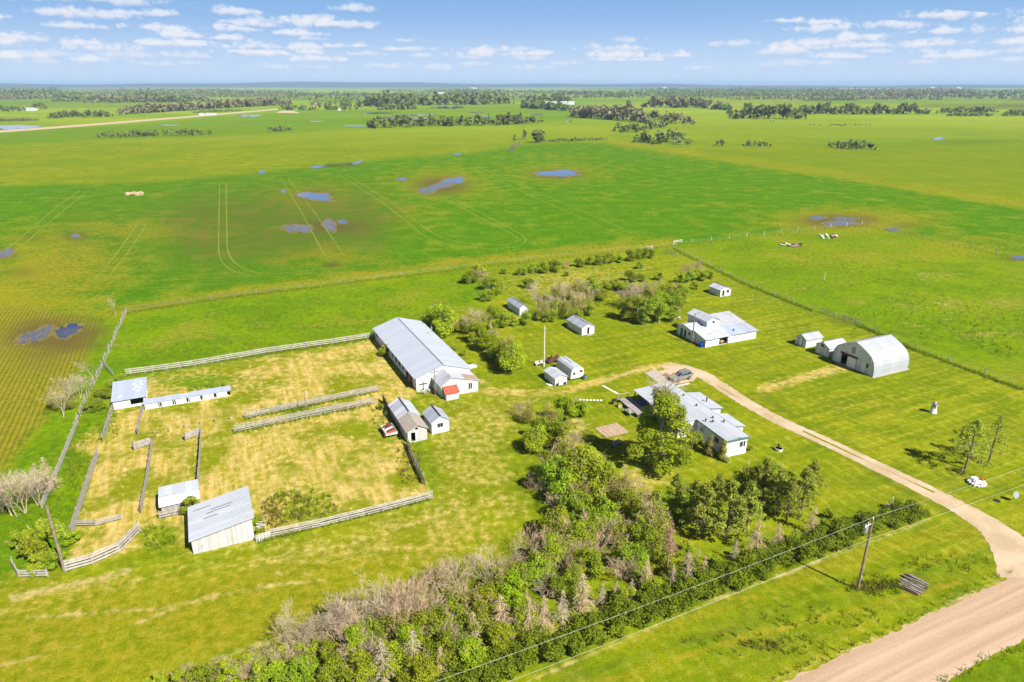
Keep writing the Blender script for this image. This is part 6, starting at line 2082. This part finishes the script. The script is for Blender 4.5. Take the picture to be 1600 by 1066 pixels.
plant('bush', [(299, 801, 2.5, 1)], 'round bright green bush', 'between the calf shed and the slant-roofed shed', None, 'bush')
plant('bush', [(408, 838, 1.3, 0), (403, 818, 1.4, 0)], 'small green bush', 'at the right end of the slant-roofed shed', 'bushes by the slant-roofed shed', 'bush')
plant('bush', [(596, 640, 1.2, 0), (606, 650, 1.0, 0)], 'small green bush', 'left of the wagon of scrap', 'bushes by the wagon', 'bush')
for p in PROTO_ALL:
    if p.name not in used:
        for ch in list(p.children):
            bpy.data.objects.remove(ch)
        bpy.data.objects.remove(p)

# ---- roadside hedge
HB = [(690, 1085), (760, 1058), (850, 1022), (950, 985), (1050, 940), (1150, 905), (1250, 868), (1350, 828), (1440, 800)]
T = tag(thing('hedge', 'x', 'hedge', W(1050, 940), 0), 'long dark green hedge running beside the gravel road', 'hedge')
P = [W(*p) - T.location for p in HB]
rg_ = random.Random(17)
lb, st = [], MB()
for i in range(len(P) - 1):
    t0 = i / (len(P) - 1)
    wd = 3.6 if i < 5 else 2.9
    n = int((P[i + 1] - P[i]).length * 5.5)
    d = (P[i + 1] - P[i]).normalized()
    nrm = Vector((-d.y, d.x, 0))
    for k in range(n):
        q = P[i].lerp(P[i + 1], rg_.random()) + nrm * rg_.uniform(-1, 1) * wd / 2
        s = rg_.uniform(.45, .95)
        lb.append((q.x, q.y, rg_.uniform(.5, 1.75), s, s, s * .8))
        if k % 4 == 0:
            st.tube([(q.x, q.y, 0), (q.x + rg_.uniform(-.3, .3), q.y + rg_.uniform(-.3, .3), 1.9)], [.03, .015], 3)
np_quads('foliage', leaves(lb, 60000, .21, 18, .45), 'hedge', T)

# ---- tall grass and weeds
def tufts(name, spots, mat, label, seed, hgt=.5):
    """spots: (px,py,rx,ry,count)"""
    g = np.random.default_rng(seed)
    Q = []
    for px, py, rx, ry, n in spots:
        for _ in range(n):
            a, r = g.uniform(0, 6.28), math.sqrt(g.random())
            p = W(px + rx * r * math.cos(a), py + ry * r * math.sin(a))
            for b in range(4):
                t = g.uniform(0, 6.28)
                s = np.array([math.cos(t), math.sin(t), 0]) * .06
                c = np.array([p.x + g.normal() * .15, p.y + g.normal() * .15, 0])
                e = c + np.array([g.normal() * .15, g.normal() * .15, hgt * g.uniform(.6, 1.3)])
                Q.append([c - s, c + s, e + s * .2, e - s * .2])
    o = np_quads(name, np.array(Q), mat)
    struct(o, label, 'grass', 'stuff')
    return o


def along(pts, n, r=3, k=5):
    out = []
    for a, b in zip(pts[:-1], pts[1:]):
        for i in range(n):
            t = i / n
            out.append((a[0] + (b[0] - a[0]) * t, a[1] + (b[1] - a[1]) * t, r, r * .6, k))
    return out


sp = [(1370, 915, 60, 16, 80), (1180, 1005, 120, 22, 45), (1480, 880, 70, 16, 45), (1270, 965, 110, 18, 45), (150, 665, 40, 30, 120), (120, 740, 20, 50, 160), (60, 800, 50, 40, 160), (320, 545, 120, 22, 260), (450, 500, 150, 22, 220), (640, 470, 90, 25, 160),
      (1440, 500, 120, 40, 320), (1560, 520, 50, 40, 160), (1300, 420, 120, 30, 160), (470, 790, 60, 25, 150), (330, 608, 40, 5, 60), (250, 840, 30, 20, 50), (480, 640, 80, 6, 80), (600, 650, 20, 20, 60)]
sp += along([(198, 490), (330, 470), (500, 449), (740, 419), (1050, 386)], 40, 3, 4)
sp += along([(1053, 390), (1160, 443), (1270, 487)], 40, 3, 6) + along([(1338, 508), (1430, 548), (1600, 611)], 40, 3, 6)
sp += along([(1052, 385), (1347, 353), (1600, 408)], 30, 2, 3)
sp += along([(1215, 1062), (1395, 981), (1584, 890)], 22, 9, 1) + along([(1466, 1070), (1606, 1007)], 20, 8, 1)
sp += along([(200, 588), (420, 554), (588, 529)], 40, 3, 4) + along([(383, 656), (591, 613)], 30, 3, 4) + along([(366, 678), (585, 633)], 30, 2, 3) + along([(405, 848), (676, 781)], 40, 2, 3)
tufts('tall_grass', sp, 'grassblade', 'tall green grass growing along fences, ditches and paddock', 5, .55)
tufts('dry_weeds', [(446, 795, 40, 24, 110), (425, 812, 20, 14, 30), (1365, 918, 36, 9, 60), (1195, 1010, 35, 8, 30), (900, 435, 120, 20, 160), (870, 690, 40, 40, 120), (1046, 588, 10, 4, 18), (640, 720, 20, 40, 80), (1080, 900, 60, 12, 120), (925, 460, 60, 20, 150), (1030, 880, 20, 20, 60)], 'reed', 'olive brown weeds standing in rough ground', 6, .5)

# ================================================================ the far country
def belt(label, x0, y0, x1, y1, hpx, mat='far', dens=1.0, seed=0, depth=1.5, name='treeline', conifer=0.0, leafn=34, ragged=.3):
    """a belt of small trees seen from afar: one mass, each tree with stem and leaf clumps"""
    rg_ = random.Random(seed * 13 + int(x0) + int(y0 * 10))
    g = np.random.default_rng(seed + int(x0) * 3 + 5000)
    a, b = W(x0, y0), W(x1, y1)
    hm = hpx * ((a.y + b.y) / 2) / 1000 * .985
    n = max(4, int((b - a).length / (hm * .36) * dens))
    n = min(n, 420)
    lobes, st = [], MB()
    for i in range(n):
        t = (i + rg_.uniform(-.5, .5)) / max(1, n - 1)
        p = a.lerp(b, t)
        dp = rg_.random() ** 1.2 * depth * hm * 2.2
        p = p + Vector((p.x, p.y, 0)).normalized() * dp
        taper = min(1, .55 + 3 * min(t, 1 - t) if 0 < t < 1 else .55)
        h = hm * rg_.uniform(1 - ragged, 1.12) * taper
        st.tube([(p.x, p.y, 0), (p.x, p.y, h * .7)], [h * .03, h * .012], 3, 0, False)
        if rg_.random() < conifer:
            for k in range(4):
                r = h * .2 * (1 - k / 4.4)
                lobes.append((p.x, p.y, h * (.2 + .22 * k), r, r, h * .16))
        else:
            for k in range(3):
                r = h * rg_.uniform(.22, .36)
                lobes.append((p.x + rg_.uniform(-.18, .18) * h, p.y + rg_.uniform(-.18, .18) * h, h * rg_.uniform(.25, .82), r, r, r * 1.05))
    T = thing(name, 'x', 'trees', a, 0)
    struct(T, label, 'trees', 'stuff')
    L = [(l[0] - a.x, l[1] - a.y) + tuple(l[2:]) for l in lobes]
    np_quads('foliage', leaves(L, int(len(L) * leafn / 3), hm * .30, seed + int(x0), .35, .5, .7), mat, T)
    s2 = MB(); s2.add([(v[0] - a.x, v[1] - a.y, v[2]) for v in st.v], st.f)
    s2.build('stems', 'palebark', T)


B = [
    ('dark shrub belt across the far left pasture', 152, 216, 330, 211, 9.5, 'far', 1.0), ('small dark thicket right of the far left shrub belt', 419, 206, 454, 205, 8, 'far', 1),
    ('long straight poplar belt in the far middle', 575, 201, 845, 194, 15, 'far', 1.1), ('bushy clump behind the creek with one taller tree', 809, 223, 850, 223, 21, 'far', .8),
    ('low shrubs along the creek right of the bushy clump', 852, 223, 948, 219, 5, 'far', .8), ('low shrubs along the creek left of the clump', 798, 237, 812, 226, 5, 'fargrey', 1), ('small dark shrub row beside the creek pools', 505, 261, 552, 258, 4, 'far', 1),
    ('broad pale poplar grove in the far middle right', 893, 183, 1010, 192, 20, 'fargrey', 1.5), ('pale poplar strip right end of the far grove', 1000, 192, 1084, 195, 15, 'fargrey', 1.3), ('dark bushes in front of the far grove', 960, 207, 1004, 208, 12, 'far', 1), ('dark round bushes joining the far grove', 1006, 205, 1040, 200, 14, 'far', 1),
    ('dense dark thicket alone in the far pasture middle right', 989, 226, 1080, 227, 17, 'far', 1.4), ('tiny bush in the far right pasture', 1116, 229, 1130, 229, 8, 'far', 1), ('low bush pair in the far right pasture', 1162, 229, 1203, 230, 8, 'far', 1), ('olive thicket alone in the far right pasture', 1298, 233, 1365, 234, 12, 'far', 1.2),
    ('dense dark grove left end of the far right treeline', 1138, 186, 1256, 187, 18, 'far', 1.6), ('long dark treeline across the far right', 1240, 179, 1452, 179, 14, 'far', 1.4), ('short treeline right of the long dark one', 1463, 177, 1558, 176, 8, 'far', 1.2), ('lower shrub row under the short right treeline', 1478, 182, 1552, 182, 5, 'far', 1), ('shrubs at the far right edge', 1568, 182, 1640, 180, 9, 'far', 1),
    ('pale broad grove behind the far pastures', 1006, 168, 1115, 170, 15, 'fargrey', 1.5), ('dark treeline right of the pale broad grove', 1112, 171, 1142, 173, 10, 'far', 1.2), ('conifer row behind the far white barns', 818, 163, 892, 160, 12, 'far', 1.3), ('dark bushes left of the far white barns', 814, 169, 890, 174, 10, 'far', 1.3), ('dense far wood left of the white barns', 556, 168, 800, 163, 17, 'far', 1.3),
    ('row of far spruces before the dense wood', 590, 172, 650, 171, 11, 'far', 1), ('clump of far trees around the small farmyard', 515, 173, 555, 172, 15, 'far', 1.2), ('round pale trees left of the small farmyard', 488, 172, 512, 172, 12, 'fargrey', 1), ('trees around the pale farm lane end', 437, 172, 486, 173, 9, 'far', .8),
    ('grey brown willow wood along the far lane', 185, 180, 310, 172, 12, 'fargrey', 1.6), ('grey brown willow wood right of the far lane', 300, 172, 455, 164, 11, 'fargrey', 1.5), ('green bushes before the willow wood', 128, 184, 176, 183, 9, 'far', 1.1), ('green bushes left of the willow wood', 75, 186, 128, 182, 9, 'far', 1.1), ('dark trees around the far left white barn', 0, 175, 40, 174, 8, 'far', 1.1), ('dark trees right of the far left white barn', 48, 172, 72, 171, 9, 'far', 1.1), ('brown reeds at the far left marsh', -20, 190, 60, 189, 4, 'fargrey', 1.2),
    ('mixed wood band in the left distance', 82, 159, 300, 160, 11, 'far', 1.3), ('grey green wood band in the left distance', 130, 161, 330, 159, 9, 'fargrey', 1.2), ('dark wood at the left distance edge', -30, 150, 110, 147, 9, 'far', 1), ('pale wood band at the left distance edge', -30, 156, 90, 155, 6, 'fargrey', 1.1), ('shrub row along the far lane', 300, 177, 380, 174, 3.5, 'far', 1), ('thin row beyond the right treeline', 1255, 158, 1340, 157, 3.5, 'far', .8), ('dark small trees beyond the right treeline', 1428, 155, 1440, 155, 4.5, 'far', 1), ('dark small pair of trees beyond the right treeline', 1452, 156, 1472, 156, 4, 'far', 1), ('far brown wood strip on the right', 1258, 150, 1380, 150, 5, 'fargrey', 1.3), ('grey wood strip toward the right horizon', 1330, 147, 1500, 147, 6, 'fargrey', 1.2), ('far wood strip in the middle distance', 868, 149, 960, 148, 5, 'fargrey', 1), ('distant conifer wood right of the middle', 700, 150, 760, 150, 8, 'far', 1),
]
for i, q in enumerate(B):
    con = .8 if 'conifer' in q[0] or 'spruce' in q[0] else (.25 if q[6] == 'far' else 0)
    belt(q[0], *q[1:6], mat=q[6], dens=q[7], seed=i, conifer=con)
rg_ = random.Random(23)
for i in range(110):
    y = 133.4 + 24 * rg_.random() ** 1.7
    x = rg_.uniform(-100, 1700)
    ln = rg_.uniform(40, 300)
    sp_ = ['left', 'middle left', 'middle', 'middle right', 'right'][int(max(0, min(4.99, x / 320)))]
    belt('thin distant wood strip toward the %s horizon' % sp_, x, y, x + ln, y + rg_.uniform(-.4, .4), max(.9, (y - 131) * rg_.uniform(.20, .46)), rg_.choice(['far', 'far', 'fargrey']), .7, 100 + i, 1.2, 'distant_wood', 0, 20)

# far buildings
FB = [(847, 163, 24, 5.5, 'long white barn in the far middle behind dark trees'), (875, 163.5, 12, 6, 'white barn right of the long far white barn'), (888, 163.5, 10, 6, 'white barn rightmost of the three far barns'), (311, 180.5, 7, 4.5, 'grey shed beside the far lane at the left'), (321, 180, 15, 4, 'white long shed beside the far lane at the left'), (34, 173, 19, 5.5, 'white barn among trees at the far left edge'),
      (528, 173, 4, 4, 'tiny white house in the small far farmyard'), (683, 146.5, 12, 3, 'distant white farm buildings left of the picture middle'), (735, 139, 10, 3, 'distant white farm nearer the horizon left of the middle'), (788, 143, 12, 3, 'distant white farm near the middle of the horizon'), (955, 133.8, 5, 3.4, 'bright white silo shed on the middle horizon'), (1036, 138, 6, 2.6, 'tiny white shed right of the middle horizon'), (1027, 143.5, 5, 2.2, 'tiny white shed below the middle horizon'), (1180, 144.8, 6, 2.4, 'tiny white shed right of the middle distance'), (1452, 138, 9, 2.6, 'distant white farm toward the right horizon'), (1495, 138.5, 7, 3, 'distant white barn right of the right horizon farm'), (1520, 136, 8, 3, 'distant pale barn at the right horizon'), (1245, 136, 8, 2, 'faint white farm right of the middle horizon'), (1368, 140.5, 5, 2.4, 'tiny white shed on the right plain'), (243, 135.5, 8, 2, 'faint white farm on the left horizon'), (35, 133.6, 14, 2, 'faint white farm at the far left horizon'), (390, 142.5, 4, 3, 'tiny white tower shed in the left distance')]
for x, y, wpx, hpx, lab in FB:
    o = W(x, y)
    k = o.y / 1000
    w_, h_ = wpx * k * .85, max(2.2, hpx * k * .7)
    T = thing('farm_building', lab, 'farm building', o, 0, 'distant farm buildings')
    d_ = max(6, min(w_ * .6, 30))
    shell(T, 0, 0, w_, d_, h_ * .6, h_, 'x', None, 'white')
    gable_roof(T, 0, 0, w_, d_, h_ * .6, h_, 'x', .4, .3, 'wroof_x', None)

# cattle herd
def make_cow():
    T = MB()
    me_pts = [((-1.05, 0, 1.0), .30), ((-.5, 0, 1.05), .42), ((.3, 0, 1.05), .42), ((.85, 0, 1.15), .33), ((1.2, 0, 1.3), .2), ((1.5, 0, 1.2), .17), ((1.72, 0, 1.05), .11)]
    T.tube([p for p, r in me_pts], [r for p, r in me_pts], 8)
    for x, y in ((-.85, .2), (-.85, -.2), (.7, .2), (.7, -.2)):
        T.tube([(x, y, .95), (x + .04, y, .5), (x, y, 0)], [.16, .09, .07], 6)
    T.tube([(-1.3, 0, 1.15), (-1.42, 0, .6)], [.04, .03], 4)
    for s_ in (-1, 1):
        T.beam((1.35, s_ * .12, 1.35), (1.35, s_ * .32, 1.38), .12, .05)
    return T.build('cow', 'cowhide')


cow = make_cow()
rg_ = random.Random(9)
xs_ = [1266, 1272, 1281, 1296, 1299, 1302, 1305, 1308, 1310, 1312, 1314, 1317, 1319, 1321, 1323, 1328, 1335, 1337, 1341, 1346, 1353, 1359, 1204, 1209]
for i, x in enumerate(xs_):
    c = cow if i == 0 else cow.copy()
    if i:
        COL.objects.link(c)
    c.location = W(x, rg_.uniform(194.6, 197.5) if x > 1250 else 190)
    c.rotation_euler = (0, 0, rg_.choice([0, math.pi]) + rg_.uniform(-.5, .5))
    tag(c, 'black cow grazing in the herd on the far right pasture', 'cow', 'black cattle in the far pasture')

# ---- hazy air
mb = MB()
mb.box(-48000, 48000, -600, 52000, -1.0, 128)
hz = mb.build('haze', 'dark')
hz.data.materials.clear()
m = bpy.data.materials.new('air')
m.use_nodes = True
nt = m.node_tree
nt.nodes.clear()
out = nt.nodes.new('ShaderNodeOutputMaterial')
pv = nd(nt, 'ShaderNodeVolumePrincipled', {'Color': (.50, .72, 1.0, 1), 'Density': 7.0e-5, 'Anisotropy': 0.0})
nt.links.new(pv.outputs[0], out.inputs['Volume'])
hz.data.materials.append(m)
struct(hz, 'pale blue air over the whole plain', 'haze', 'stuff')
